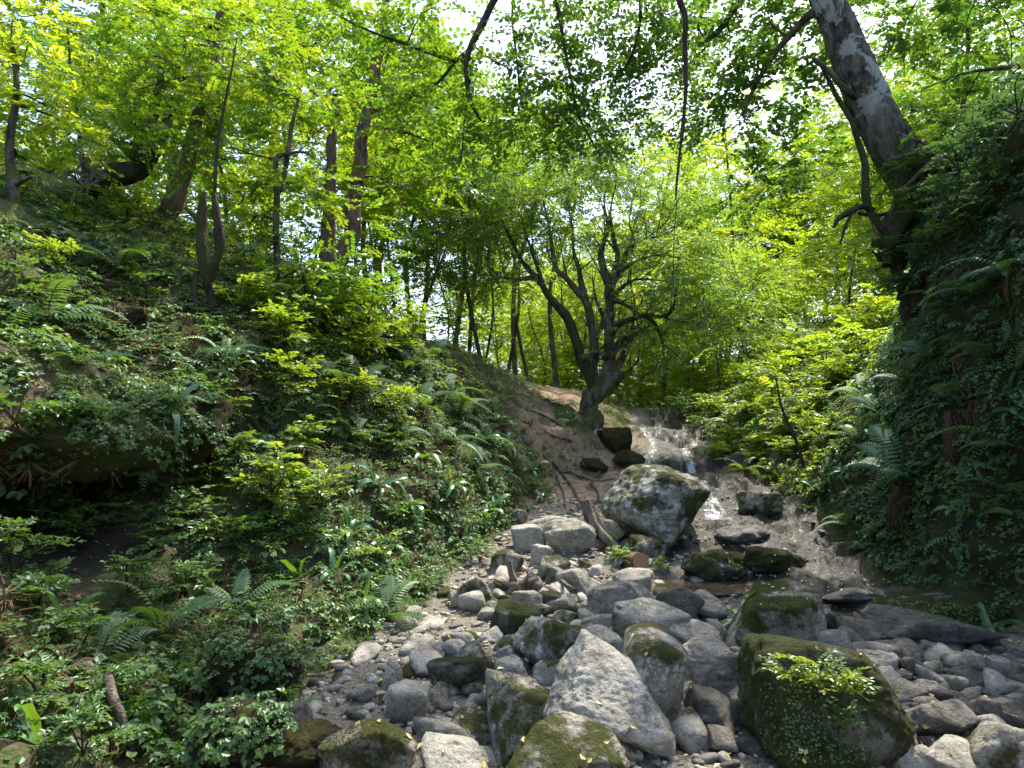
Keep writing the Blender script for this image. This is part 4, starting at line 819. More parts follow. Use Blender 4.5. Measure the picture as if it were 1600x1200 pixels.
SH = [(420,800,110,5,'herb_lit','bright green shrub leaning out mid bank over the dark gaps',None,(.3,-.3)),(40,700,110,3,'herb','thin shoot with level leafy branches in front of the dark hollow',None,(-.1,.2)),(560,1186,42,4,'herb_lit','tiny bright green shoot on the mossy-crowned boulder',None,(0,0)),(968,884,34,5,'herb_lit','small bright leafy plant beside the sawn log',None,(0,0)),(1033,893,22,4,'herb_lit','tuft of bright leaves at the pool edge beside the sawn log',None,(0,0)),
 (300,850,80,4,'herb',None,G1,(.1,0)),(225,870,80,4,'herb',None,G1,(0,0)),(130,860,80,4,'herb',None,G1,(0,0)),(55,850,85,4,'herb',None,G1,(0,0)),(360,880,80,4,'herb',None,G1,(.1,0)),(200,925,80,4,'herb',None,G1,(0,0)),(60,950,95,4,'herb',None,G1,(0,0)),(30,1030,100,4,'herb',None,G1,(0,0)),(120,1030,95,4,'herb',None,G1,(0,0)),(70,1090,95,4,'herb',None,G1,(0,0)),(180,1110,80,4,'herb',None,G1,(0,0)),(130,1180,90,4,'herb',None,G1,(0,0)),(290,930,70,4,'herb',None,G1,(0,0)),(20,900,90,4,'herb',None,G1,(0,0)),
 (330,660,70,4,'herb',None,G2,(0,0)),(360,740,75,4,'herb',None,G2,(0,0)),(480,720,70,4,'herb_lit',None,G2,(0,0)),(500,800,75,4,'herb_lit',None,G2,(.1,0)),(560,880,70,4,'herb_lit',None,G2,(.1,-.2)),(440,860,75,4,'herb',None,G2,(.1,0)),(630,830,60,4,'herb',None,G2,(0,0)),(540,640,70,4,'herb_lit',None,G2,(0,0)),(610,650,60,4,'herb_lit',None,G2,(0,0)),(650,940,46,4,'herb',None,G2,(0,0)),(750,880,40,4,'herb',None,G2,(0,0)),(600,720,60,4,'herb',None,G2,(0,0)),
 (440,540,80,5,'herb_lit',None,G3,(0,0)),(500,520,90,5,'herb_lit',None,G3,(0,0)),(560,520,80,5,'herb_lit',None,G3,(0,0)),(600,560,70,5,'herb_lit',None,G3,(0,0)),(380,500,80,5,'herb_lit',None,G3,(0,0)),(640,540,64,5,'herb_lit',None,G3,(0,0)),(440,620,74,5,'herb_lit',None,G3,(0,0)),(540,570,70,5,'herb_lit',None,G3,(0,0)),(100,440,80,4,'herb_lit',None,G3,(0,0)),(230,480,60,4,'herb',None,G3,(0,0)),(30,480,80,4,'herb',None,G3,(0,0))]
G4 = 'leafy bushes on the sunlit slope'
SH += [(px, py, hp, 5, mt, None, G4, (-.15,0)) for px, py, hp, mt in [(1150,700,44,'herb_lit'),(1180,650,52,'leaf_yellow'),(1215,670,50,'herb_lit'),(1240,610,58,'leaf_yellow'),(1275,650,52,'herb_lit'),(1290,580,64,'leaf_yellow'),(1325,610,60,'herb_lit'),(1350,565,66,'leaf_yellow'),(1385,515,66,'leaf_yellow'),(1120,660,44,'herb_lit'),(1090,645,40,'herb'),(1160,610,50,'leaf_yellow'),(1335,530,60,'leaf_yellow'),(1250,570,60,'leaf_yellow'),(1200,600,52,'herb_lit'),(1062,655,36,'herb'),(1230,720,40,'herb_lit'),(1300,690,44,'herb_lit'),(1130,720,36,'herb_lit'),(1185,720,40,'herb_lit')]]
hl = {G4: 'sunlit yellow-green bush on the slope', G1: 'leafy green shoot among herbs', G2: 'leafy green shoot on the middle bank', G3: 'sunlit leafy bush on the upper bank'}
for i, (px, py, hp, n, mt, lab, g, ln) in enumerate(SH):
    shrub(px, py, hp, n, mt, lab or hl[g]+near(px, py), g, 900+i, ln)
def on_thing(px, py):
    dg = bpy.context.evaluated_depsgraph_get(); ok, loc, nn, i, ob, mx = sc.ray_cast(dg, CAM, rayd(px, py)); return np.array(loc), np.array(nn)
bpy.context.view_layer.update()
def hm(px, py, s): h, n = on_thing(px, py); return h, n, s*mpp(px, py, h[1])
shrub(0,0,0,6,'herb_lit','pale green seedling with toothed leaflets on the huge mossy boulder',None,990,(.1,-.2),'seedling','seedling',hm(1275,1085,75),.5)
shrub(0,0,0,3,'herb','small green sprig low on the huge mossy boulder',None,991,(0,-.2),'seedling','seedling',hm(1310,1140,42),.5)
# fibrous root trunks under three of the ferns
def skirt(px, py, w_, hpx, label, seed, lean=0.):
    h, nn = on_thing(px, py); m = mpp(px, py, h[1]); e = empty('fern_root_skirt', h, label, 'roots'); r = np.random.default_rng(seed)
    out = norm(np.array((nn[0], nn[1], 0)))*.10
    for i in range(26):
        a = (i/25-.5)*2; x = a*w_*m*.5; P = np.array([(x*.5, 0, .03), (x*.85+r.normal(0,.012), 0, -hpx*m*.35), (x*1.0+lean*hpx*m*.5+r.normal(0,.015), 0, -hpx*m*.7), (x*.85+lean*hpx*m+r.normal(0,.02), 0, -hpx*m*r.uniform(.8,1.1))])
        P = P+out*(1.2-a*a)+r.normal(0,.012,3); mb = MB(); q = spline(P, 9); tube(mb, q, np.linspace(.014,.005,9)*r.uniform(.7,1.5), 6, 0, 0, .2, i); mb.obj('root', [MAT['root_red']], e, True)
skirt(1500,650,52,105,'thick bundle of red-brown hanging roots under a fern on the cliff', 5, .25)
skirt(246,1006,78,110,'dark red hanging roots under the large fern of the bank', 6)
skirt(1425,765,70,60,'short hanging brown roots under the broad bluish fern', 7)
def snagroot(pts, Y, label, mat='wood_grey'):
    P, R = free(pts, Y, 18); m = MB(); tube(m, P-P[-1], R, 8, 0, 0, .3, 4); tag(m.obj('dead_root', [MAT[mat]], None, True, P[-1]), label, 'root')
hh = hit(200, 1130)[0][1]
snagroot([(168,1055,.0,7),(175,1085,-.1,8),(190,1120,-.15,7),(205,1160,-.15,6),(215,1205,-.1,6)], hh, 'leaning bare brown dead root under the fern stub')

# leaves and bits lying on the stones themselves
lm = MB(); r = np.random.default_rng(321); T = single_t(leaf4, 1, .65); PP = []; NN = []
REG = [poly([(700,940),(1100,900),(1400,960),(1600,1030),(1600,1200),(560,1200),(520,1100)]), poly([(1040,860),(1330,800),(1400,940),(1120,930)])]
for i in range(230):
    px, py = REG[0 if i < 130 else 1](r); h, n = on_thing(px, py)
    if n[2] > .35: PP.append(h+n*.008); NN.append(n)
PP = np.array(PP); NN = np.array(NN); k = len(PP); lm.inst(T, frame(norm(NN+r.normal(0,.15,(k,3))), r.random(k)*6.28)*(.02*(.05/.02)**r.random(k))[:,None,None], PP, r.random(k))
tag(lm.obj('fallen_leaves', [MAT['litter_yellow']]), 'small yellow leaves lying on top of the boulders and wet humps', 'fallen leaves', None, 'stuff')

def on_px(name, mats, temps, reg, n, smin, smax, seed, label, upw=.5):
    mb = MB(); r = np.random.default_rng(seed)
    for T in temps:
        P = []; Nn = []
        for _ in range(n//len(temps)):
            h, nn = on_thing(*reg(r)); P.append(h); Nn.append(nn)
        P = np.array(P); Nn = np.array(Nn); k = len(P); s = smin*(smax/smin)**r.random(k)
        mb.inst(T, frame(norm(Nn*(1-upw)+np.array((0,0,1.))*upw+r.normal(0,.15,(k,3))), r.random(k)*6.28)*s[:,None,None], P+Nn*.004, np.clip(r.normal(.45,.28,k),0,1))
    tag(mb.obj(name, [MAT[x] for x in mats]), label, 'undergrowth', None, 'stuff')
on_px('low_herbs', ['herb','twig'], HERB, poly([(200,1010),(330,980),(450,1000),(500,1060),(470,1130),(420,1190),(200,1195)]), 230, .04, .10, 77, 'small herbs growing on the mossy hummocks at the gravel edge')
on_px('moss_leaves', ['herb'], [single_t(leaf6,1,.8)], poly([(1185,1070),(1250,1060),(1330,1120),(1360,1190),(1190,1195)]), 600, .008, .018, 78, 'tiny creeping leaves on the face of the huge mossy boulder', .2)
on_px('moss_leaves', ['herb'], [single_t(leaf6,1,.8)], poly([(1380,930),(1560,950),(1590,990),(1480,975),(1380,950)]), 500, .015, .03, 79, 'tiny creeping leaves on the mossy ledge', .3)
on_px('ground_moss_plants', ['herb','twig'], HERBF, poly([(845,690),(905,695),(930,740),(860,745)]), 60, .04, .10, 80, 'sparse herbs on the root mound')

def moss_fuzz(regs, n, seed):
    mb = MB(); r = np.random.default_rng(seed); T = TUFT[0]; P = []; Nn = []
    for reg in regs:
        c = 0
        for _ in range(n*4):
            if c >= n: break
            h, nn = on_thing(*reg(r))
            if patch(h[None], 3.0, 77)[0] > -.08: P.append(h); Nn.append(nn); c += 1
    P = np.array(P); Nn = np.array(Nn); k = len(P)
    mb.inst(T, frame(norm(Nn+r.normal(0,.3,(k,3))), r.random(k)*6.28)*(.010*(.026/.010)**r.random(k))[:,None,None], P-Nn*.002, np.clip(.5+.9*patch(P,5.,5)+r.normal(0,.15,k),0,1))
    tag(mb.obj('moss', [MAT['moss_tuft']]), 'short fuzzy moss cushions on the boulders', 'moss', None, 'stuff')
moss_fuzz([poly([(1190,1010),(1260,1000),(1340,1060),(1400,1120),(1400,1185),(1190,1190)]), poly([(770,1120),(845,1090),(850,1170),(770,1190)]), poly([(800,1165),(880,1150),(900,1198),(790,1198)]), poly([(520,1140),(600,1130),(640,1160),(640,1198),(500,1198)]), poly([(1150,930),(1220,925),(1270,990),(1180,970)]), poly([(680,1035),(755,1030),(750,1075),(680,1075)])], 620, 88)

on_px('low_herbs', ['herb','twig'], HERBF, poly([(70,600),(350,600),(345,690),(250,720),(100,680)]), 240, .05, .13, 81, 'herbs growing over the lip of the dark hollow', .5)

scatter('leaf_litter', ['dead'], [single_t(leaf4,1,.6)], 900, lambda u,y,p: np.clip(QP,0,1)*inbox(3,8,10,18)(u,y,p), .03, .07, 221, 'brown leaves and bark bits on the trampled slope below the gnarled tree', 'leaf litter', upw=.3, lift=.012)
# ------------------------------------------------------------------ trees
def ell(px, py, Y, rx, ry):
    m = mpp(px, py, Y); return U(px, py, Y), np.array((rx*m, max(rx,ry)*m*.9, ry*m))
def crown(mb, bmb, clusters, temps, r, sl, nodes=None, tw=5, tilt=.28):
    """clusters: (centre, radii, sprays). Leaf sprays fill each cluster; thin boughs reach them from the nearest limb"""
    for c, rad, n in clusters:
        d = norm(r.normal(size=(n,3))); P = c+d*rad*(r.random((n,1))**.42)
        D = d*np.array((1,1,.25))+r.normal(0,.45,(n,3))*np.array((1,1,.35)); place_sprays(mb, P, D, sl*r.uniform(.65,1.3,n), temps, r, tilt)
        if nodes is not None and tw:
            k = np.argmin(((nodes[:,:3]-c)**2).sum(1)); b = nodes[k,:3]; ln = np.linalg.norm(c-b)
            mid = (b+c)/2+r.normal(0,.08,3)*ln+np.array((0,0,.08*ln)); r0 = min(nodes[k,3]*.5, .012+.012*ln)
            Q = spline([b, mid, c], 10); tube(bmb, Q, np.linspace(r0, r0*.45, 10), 5, 0, 0, .15, 1)
            for i in range(tw):
                e = P[r.integers(n)]; s = Q[r.integers(5, 10)]; q = spline([s, (s+e)/2+r.normal(0,.06,3)*np.linalg.norm(e-s), e], 6); tube(bmb, q, np.linspace(r0*.4, r0*.12, 6), 4)
def limb(mb, pts, Y, sides=10, n=30, rough=.22, seed=0, flute=.0, m=0, a=0., off=np.zeros(3), wob=0.0, ground=False):
    P, R = free(pts, Y, n)
    if ground:
        zg = zat(P[0,0], P[0,1])
        if P[0,2] > zg: P = np.vstack([[P[0,0]-.1, P[0,1], zg-.3], [P[0,0]-.04, P[0,1], (zg+P[0,2])/2], P]); R = np.concatenate([[R[0]*1.5, R[0]*1.15], R])
    if wob: P = P+np.stack([noise(P*2.2+seed, seed+k) for k in range(3)], 1)*wob*R[:,None]*4
    tube(mb, P-off, R, sides, m, a, rough, seed, flute); return np.hstack([P, R[:,None]])
# --- the gnarled many-stemmed tree on the root mound
TY = 14.0; base = U(919, 668, TY)
gt = empty('gnarled_tree', base, 'gnarled many-stemmed mossy tree standing on a root mound above the stream', 'tree')
m = MB(); nodes = []
nodes.append(limb(m, [(910,692,0,30),(914,674,0,22),(919,650,0,16),(923,630,0,14),(928,612,0,13),(936,600,0,11),(944,590,.0,8)], TY, 18, 34, .22, 1, .16, off=base, wob=.3))
limb(m, [(922,632,-.05,9),(940,610,-.08,13),(957,592,-.1,14),(968,580,-.1,7)], TY, 14, 14, .35, 2, .2, off=base)
m.obj('trunk', [MAT['bark']], gt, True)
LIMBS = [
 [(926,612,0,9),(920,585,0,8.5),(907,560,0,8),(900,530,0,8),(890,502,0,8),(870,480,0,7.5),(855,460,0,6.5),(840,435,0,5.5),(822,417,0,5),(807,392,.1,4),(797,372,.2,3),(785,345,.3,2)],
 [(930,608,.1,8),(927,560,.2,7),(925,510,.2,6.5),(915,472,.2,6.5),(902,455,.2,6),(885,435,.1,5.5),(870,420,0,5),(862,385,0,4),(858,355,0,3),(848,310,0,1.8)],
 [(944,600,0,11),(952,572,0,9.5),(952,535,0,8),(952,500,0,8.5),(951,460,0,9),(953,434,0,9)],
 [(952,440,0,7),(944,422,0,5.5),(939,397,0,5),(945,375,.1,4.5),(950,352,.1,3.5),(944,315,.2,2.2),(950,280,.2,1.2)],
 [(956,440,0,7),(962,420,.1,5),(966,397,.1,4.5),(958,367,.2,4),(954,330,.2,2.5),(962,290,.2,1.5)],
 [(956,442,0,6),(972,417,-.1,5),(980,392,-.2,4),(1000,377,-.3,3.2),(1022,371,-.4,2.4),(1050,362,-.5,1.5)],
 [(955,522,-.1,6),(967,507,-.2,5),(985,500,-.3,4.6),(1010,493,-.4,4.2),(1035,495,-.5,3.6),(1050,485,-.6,3),(1056,462,-.6,1.8),(1058,440,-.6,1)],
 [(1010,493,-.4,3),(1025,510,-.5,2.8),(1035,535,-.5,2.4),(1037,562,-.6,1.5)], [(1037,495,-.5,2),(1062,502,-.6,1.4),(1105,507,-.8,.8)],
 [(952,560,-.1,6),(972,532,-.2,4.6),(997,520,-.3,4),(1015,509,-.4,2.5)],
 [(962,580,.1,7),(972,560,.2,6),(983,535,.3,5),(989,508,.3,3.5),(992,470,.4,2)],
 [(918,478,.2,5),(910,445,.3,4),(905,422,.3,3.6),(896,390,.4,3.4),(894,355,.4,2.4),(886,310,.5,1.4)],
 [(848,448,0,4),(842,425,-.1,3.4),(832,395,-.2,3),(820,360,-.2,2),(812,320,-.2,1)], [(838,433,0,4),(815,436,.1,3.2),(790,434,.2,2.2),(765,430,.3,1)],
 [(905,560,-.2,5),(930,552,-.3,4),(950,556,-.3,4)], [(960,430,.1,4),(992,410,0,2.6),(1030,398,-.2,2),(1065,405,-.3,1)], [(955,470,.2,4),(975,446,.2,3.4),(1000,436,.1,2.4),(1045,440,.0,1.2)],
 [(930,530,.2,4),(942,500,.4,3.6),(932,470,.5,2.8),(926,435,.6,2)], [(968,590,0,5),(982,582,0,4),(990,572,0,2)], [(950,470,.1,5),(965,470,.0,4),(985,482,-.2,3),(1002,492,-.3,2)],
]
for i, pts in enumerate(LIMBS):
    m = MB(); nodes.append(limb(m, [(p[0],p[1],p[2],p[3]*(1.12-.5*q/(len(pts)-1))) for q, p in enumerate(pts)], TY, 11, 36, .26, i+3, .1, off=base, wob=.07)); m.obj('limb', [MAT['bark_moss' if i in (0,6,7,8) else 'bark']], gt, True)
ROOTS = [[(900,690,-.3,5),(880,704,-.6,4),(866,722,-.8,3),(850,742,-1.,2)],[(918,690,-.4,5),(908,706,-.7,4),(896,722,-.9,3)],[(888,686,-.2,5),(864,688,-.3,4),(836,692,-.4,2.5)],[(926,690,-.3,4),(936,708,-.7,3),(950,726,-1.,2.4),(966,742,-1.2,1.6)],[(910,680,-.1,9),(890,684,-.2,6),(868,692,-.4,5),(845,698,-.5,3)],[(912,686,-.2,8),(900,700,-.5,6),(880,712,-.7,4),(858,735,-.9,2.5)],[(922,686,-.2,7),(930,700,-.5,5),(948,712,-.7,4.5),(960,728,-.9,3)],[(916,690,-.2,6),(925,712,-.6,4),(935,728,-.8,3)],[(905,684,-.1,6),(885,690,-.3,5),(860,712,-.5,4),(838,722,-.7,3)],[(930,690,-.2,5),(942,706,-.5,4),(938,724,-.7,3)]]
for i, pts in enumerate(ROOTS):
    m = MB(); limb(m, pts, TY-.15, 8, 16, .25, i+40, .1, off=base, wob=.5); m.obj('root', [MAT['bark' if i % 2 else 'wood_grey']], gt, True)
for i, pts in enumerate([[(862,722,3),(880,745,3),(897,768,2.6),(906,792,1.6)],[(872,735,2.4),(900,742,2.6),(930,752,2.2),(960,748,1.4)],[(848,712,2.6),(868,740,2.4),(880,770,1.8),(884,795,1)],[(940,735,2.6),(925,755,2.4),(935,775,1.8),(925,800,1)],[(905,745,2),(918,765,2.2),(910,785,1.6)],[(895,690,2.6),(860,680,2.4),(830,664,2),(800,652,1.2)],[(900,680,2.2),(875,664,2),(845,648,1.6),(820,640,1)],[(885,755,2),(865,760,1.8),(855,778,1.2)]]):
    P_, R_ = px_path([(px, py, .012, w_) for px, py, w_ in pts], 22); m = MB(); tube(m, P_-base, R_, 7, 0, 0, .3, i+50); m.obj('root', [MAT['wood_grey' if i % 3 else 'bark']], gt, True)
nod = np.vstack(nodes); r = np.random.default_rng(5); cr = MB(); tw = MB()
CL = [(*ell(px,py,TY+dy,rx,ry), int(n*1.25)) for px,py,dy,rx,ry,n in [(660,430,1.5,50,30,50),(1150,520,-.5,50,34,60),(1180,450,0,50,40,60),(820,380,.6,56,40,60),(990,400,.8,56,40,60),(700,400,1,62,34,85),(760,350,.5,66,40,95),(830,310,0,60,45,95),(900,270,0,66,40,100),(960,250,0,60,36,60),(1000,330,-.5,52,44,70),(1060,400,-1,62,42,85),(1100,460,-1,56,36,70),(880,360,.5,66,40,75),(940,400,1.2,70,46,70),(760,440,1,50,28,50),(860,440,1.4,46,34,36),(1040,520,-.5,44,30,40),(1010,460,.5,46,32,36),(800,260,.5,56,36,70),(740,290,1,52,40,70),(680,330,1.5,46,40,60),(1120,400,0,44,36,50),(1000,220,.3,50,36,34),(1050,290,.2,46,40,40),(1090,330,.3,40,36,34),(930,190,.2,50,30,26)]]
crown(cr, tw, CL, [spray_t(60+i, 21, .135, .62, leaf4) for i in range(5)], r, .62, nod, 14)
ends = []
for nd in nodes[1:]:
    Lm = len(nd)
    for k in range(int(Lm*.4), Lm, 5):
        p, rad = nd[k,:3], nd[k,3]; tg = norm(nd[min(k+2,Lm-1),:3]-nd[max(k-2,0),:3]+1e-6); d0 = norm(tg*.7+np.array((0,0,.55))+r.normal(0,.55,3)); ln = r.uniform(.5,1.25)
        Q_ = spline([p, p+d0*ln*.5+r.normal(0,.05,3), p+d0*ln+np.array((0,0,.18*ln))+r.normal(0,.08,3)], 9); r0 = min(max(rad*.5, .009), .03); tube(tw, Q_, np.linspace(r0, .005, 9), 6, 0, 0, .25, k)
        for _ in range(3):
            s = Q_[r.integers(3,9)]; d1 = norm(d0+r.normal(0,.6,3)); q1 = spline([s, s+d1*.2+r.normal(0,.03,3), s+d1*.45], 5); tube(tw, q1, np.linspace(.007,.003,5), 4); ends.append(q1[-1])
ends = np.array(ends); place_sprays(cr, ends, r.normal(size=(len(ends),3))*np.array((1,1,.3)), .5*r.uniform(.7,1.2,len(ends)), [spray_t(70+i, 17, .14, .62, leaf4) for i in range(4)], r)
o = cr.obj('crown', [MAT['leaf_grey'], MAT['twig']], gt, loc=-base); o['kind'] = 'stuff'; o = tw.obj('twigs', [MAT['bark']], gt, True, -base); o['kind'] = 'stuff'
# small coloured wrapper caught at the root of the gnarled tree
wr_, t, out = new_mat('wrapper'); p = N(t, 'BsdfPrincipled'); L(t, ramp(t, attr(t, 'rnd'), [(0., (.16,.30,.48)), (.55, (.30,.45,.60)), (.7, (.62,.28,.36)), (1., (.66,.30,.38))]), p.inputs['Base Color']); p.inputs['Roughness'].default_value = .35; L(t, p.outputs[0], out.inputs[0])
m = MB(); P0 = spline([(-.03,0,-.16),(-.02,-.02,-.02),(.0,-.03,.09),(.06,-.05,.12),(.12,-.04,.09)], 14); m.add(np.vstack([P0-[.035,.0,.0], P0+[.04,-.02,.02]]), np.array([(i,i+1,i+15,i+14) for i in range(13)]), 0, np.tile(np.linspace(0,1,14),2))
wobj = m.obj('plastic_wrapper', [wr_], None, True, U(930, 680, TY-.75)); wobj.modifiers.new('thickness', 'SOLIDIFY').thickness = .006; tag(wobj, 'crumpled blue and pink plastic wrapper at the gnarled tree\'s roots', 'wrapper')
# --- leaning birch and slender mossy stem on the cliff
BY = 7.6; base = U(1455, 395, BY)
bt = empty('birch_tree', base, 'thick leaning birch, bark white above and mossy black below, rooted on the cliff', 'tree')
m = MB(); P, R = free([(1496,440,.1,48),(1466,360,.05,41),(1438,300,0,35),(1405,240,0,32),(1368,180,0,30),(1338,110,0,28),(1314,50,0,25),(1288,-10,0,23),(1262,-90,.2,26),(1240,-200,.4,22),(1226,-330,.5,14)], BY, 70)
hgt = sstep(1.35, 2.0, P[:,2]-base[2]); tube(m, P-base, R, 28, 0, np.repeat(hgt, 28), .16, 3, .06, False); bn = np.hstack([P, R[:,None]])
m.obj('trunk', [MAT['bark_white']], bt, True)
for i, pts in enumerate([[(1440,340,.1,26),(1424,380,.1,20),(1408,405,.1,14),(1400,440,.1,7)],[(1462,380,.1,34),(1440,420,.1,22),(1424,460,.0,14),(1428,510,.0,6)],[(1500,400,.1,30),(1505,450,.1,20),(1512,520,.0,8)],[(1450,400,0,14),(1436,430,-.05,9),(1412,440,-.05,6),(1404,470,-.05,3)]]):
    m = MB(); limb(m, pts, BY, 14, 20, .55, i+60, .35, off=base, wob=.5); m.obj('root', [MAT['bark_moss']], bt, True)
for i, (pts, mt) in enumerate([([(1345,160,0,6),(1318,140,-.1,5),(1292,110,-.2,3.5),(1272,90,-.3,2)],'bark'),([(1250,-60,.2,12),(1180,-20,.3,8),(1120,40,.5,5),(1080,90,.6,2)],'bark'),([(1240,-150,.2,14),(1350,-120,.4,10),(1460,-60,.6,6),(1540,-10,.8,3)],'bark'),([(1290,10,0,8),(1240,40,.4,6),(1190,110,.8,4),(1160,180,1.,2)],'bark')]):
    m = MB(); bn = np.vstack([bn, limb(m, pts, BY, 8, 18, .2, i+70, off=base, wob=.4)]); m.obj('branch', [MAT[mt]], bt, True)
cr = MB(); tw = MB(); r = np.random.default_rng(8)
CL = [(*ell(px,py,BY+dy,rx,ry), n) for px,py,dy,rx,ry,n in [(1140,60,.8,80,60,75),(1215,130,1.2,70,60,75),(1150,190,1.2,64,56,62),(1240,240,1.6,60,50,55),(1200,30,.8,80,50,75),(1110,140,1.,50,50,34),(1260,40,1.4,70,60,60),(1190,290,1.8,60,46,50),(1420,20,1.2,80,50,65),(1500,60,1.2,90,60,75),(1560,20,1,80,60,60),(1400,110,1.8,50,46,24),(1580,110,1.2,60,50,50),(1330,-60,.8,120,50,80),(1080,20,.4,50,40,22)]]
crown(cr, tw, CL, SPRN, r, .40, bn, 5)
o = cr.obj('crown', [MAT['leaf_mid'], MAT['twig']], bt, loc=-base); o['kind'] = 'stuff'; o = tw.obj('twigs', [MAT['twig']], bt, True, -base); o['kind'] = 'stuff'
base = U(1392, 405, BY-.1); stt = empty('mossy_sapling', base, 'slender crooked mossy stem growing up beside the leaning birch', 'tree'); m = MB()
n1 = limb(m, [(1394,415,0,8),(1386,380,0,6.5),(1362,330,0,6),(1348,280,0,5.5),(1336,230,0,5),(1326,190,0,4),(1300,135,0,3),(1280,100,0,2)], BY-.1, 9, 40, .3, 80, .15, off=base, wob=.5); m.obj('trunk', [MAT['bark_moss']], stt, True)
for i, pts in enumerate([[(1360,328,0,4),(1335,322,-.1,4.5),(1312,338,-.2,4),(1302,355,-.2,2)],[(1335,322,-.1,3),(1322,350,-.2,2.2),(1314,380,-.2,1.2)],[(1345,330,.2,3),(1372,335,.3,2.5),(1400,330,.4,2)]]):
    m = MB(); limb(m, pts, BY-.1, 7, 16, .4, i+83, .2, off=base, wob=.5); m.obj('branch', [MAT['bark_moss']], stt, True)
cr = MB(); CL = [(*ell(px,py,BY+dy,rx,ry), n) for px,py,dy,rx,ry,n in [(1300,90,.4,40,30,14),(1310,380,.2,34,30,14)]]; crown(cr, None, CL, SPRN, r, .32); o = cr.obj('crown', [MAT['leaf_mid'], MAT['twig']], stt, loc=-base); o['kind'] = 'stuff'
# leafy bough reaching in over the cliff top
base = U(1640, 150, 6.6); bo = empty('leafy_bough', base, 'dark forked boughs with layered leaves reaching in above the cliff', 'branch'); nb = []
for i, pts in enumerate([[(1640,150,0,9),(1560,200,.2,7),(1490,230,.3,6),(1420,240,.4,3),(1385,250,.5,1.5)],[(1640,170,0,8),(1540,215,.1,6.5),(1480,240,.2,6),(1430,285,.3,3),(1400,300,.3,1.5)],[(1490,232,.3,4),(1450,225,.4,3),(1400,205,.5,2)],[(1640,105,.2,5),(1560,112,.3,3.5),(1500,118,.4,2),(1440,140,.5,1)]]):
    m = MB(); nb.append(limb(m, pts, 6.6, 8, 22, .25, i+90, off=base, wob=.5)); m.obj('bough', [MAT['bark']], bo, True)
cr = MB(); tw = MB(); CL = [(*ell(px,py,6.6+dy,rx,ry), n) for px,py,dy,rx,ry,n in [(1420,250,.8,50,30,26),(1480,310,1.2,60,30,34),(1540,260,.8,56,30,36),(1590,200,.6,50,40,36),(1500,170,1,60,40,36),(1420,190,1,46,34,22),(1560,150,.8,56,36,34)]]
crown(cr, tw, CL, SPRN, r, .36, np.vstack(nb), 4); o = cr.obj('foliage', [MAT['leaf_mid'], MAT['twig']], bo, loc=-base); o['kind'] = 'stuff'; o = tw.obj('twigs', [MAT['twig']], bo, True, -base); o['kind'] = 'stuff'
def along(cr, nb, r):
    P_ = np.vstack([q[6::2,:3] for q in nb]); P_ = np.repeat(P_, 2, 0); k = len(P_); place_sprays(cr, P_, r.normal(size=(k,3))*np.array((1,1,.4)), r.uniform(.16,.34,k), [spray_t(95+i, 9, .22, .82, leaf6, .3) for i in range(3)], r, .5)
# --- boughs hanging into the view overhead (their tree stands behind the viewer)
OY = 6.0; base = U(800, -120, OY); ov = empty('overhanging_bough', base, 'dark curved bough hanging overhead with sparse round leaves against the sky', 'branch'); nb = []
for i, pts in enumerate([[(860,-120,0,8),(800,-40,0,7),(768,15,0,6),(742,70,0,5),(730,110,0,4.2),(735,155,0,3.2),(752,188,0,2)],[(733,82,0,5),(700,88,.1,4),(650,75,.3,3.2),(590,55,.5,2.4),(520,20,.7,1.5)],[(742,70,0,4),(715,92,.1,3),(680,130,.3,2),(620,160,.5,1.6),(560,185,.6,1)],[(735,120,0,2.5),(728,170,.1,1.6),(722,230,.1,1.2),(718,260,.1,.8)]]):
    m = MB(); nb.append(limb(m, pts, OY, 8, 26, .2, i+100, off=base, wob=.35)); m.obj('bough', [MAT['twig']], ov, True)
cr = MB(); tw = MB(); r = np.random.default_rng(18)
CL = [(*ell(px,py,OY+dy,rx,ry), int(n*1.4)) for px,py,dy,rx,ry,n in [(640,40,.6,60,40,30),(700,130,.4,56,50,32),(780,200,.3,60,46,34),(720,220,.4,50,46,30),(600,110,.7,60,50,34),(680,10,.4,60,40,30),(560,40,.8,60,50,34),(800,110,.2,50,60,20),(640,190,.6,56,40,28)]]
crown(cr, tw, CL, [spray_t(80+i, 9, .22, .82, leaf6, .3) for i in range(5)], r, .30, np.vstack(nb), 11, .5); along(cr, nb, r); o = cr.obj('foliage', [MAT['leaf_bright'], MAT['twig']], ov, loc=-base); o['kind'] = 'stuff'; o = tw.obj('twigs', [MAT['twig']], ov, True, -base); o['kind'] = 'stuff'
base = U(960, -120, OY); ov = empty('overhanging_bough', base, 'veil of small dark leaves on thin drooping twigs in the bright gap', 'branch'); nb = []
for i, pts in enumerate([[(850,-120,0,6),(868,0,.1,4),(880,60,.1,3),(895,130,.2,2.6),(905,180,.2,2),(940,250,.3,1.2)],[(800,-120,0,4),(800,0,.2,2),(808,90,.2,1.6),(815,160,.3,1.2)],[(980,-120,.2,6),(1000,0,.3,3.5),(990,80,.4,2.4),(960,130,.5,1.4)]]):
    m = MB(); nb.append(limb(m, pts, OY, 7, 26, .2, i+110, off=base, wob=.4)); m.obj('bough', [MAT['twig']], ov, True)
cr = MB(); tw = MB()
CL = [(*ell(px,py,OY+dy,rx,ry), int(n*1.9)) for px,py,dy,rx,ry,n in [(840,60,.2,60,60,30),(900,20,.4,60,50,36),(880,130,.3,56,50,32),(960,60,.5,70,56,46),(1010,20,.6,60,50,44),(930,170,.4,56,40,26),(1020,120,.7,56,50,34),(840,190,.3,56,46,34),(900,230,.4,60,40,28),(980,190,.6,46,40,22),(1050,60,.7,46,50,26),(1040,180,.8,40,36,16)]]
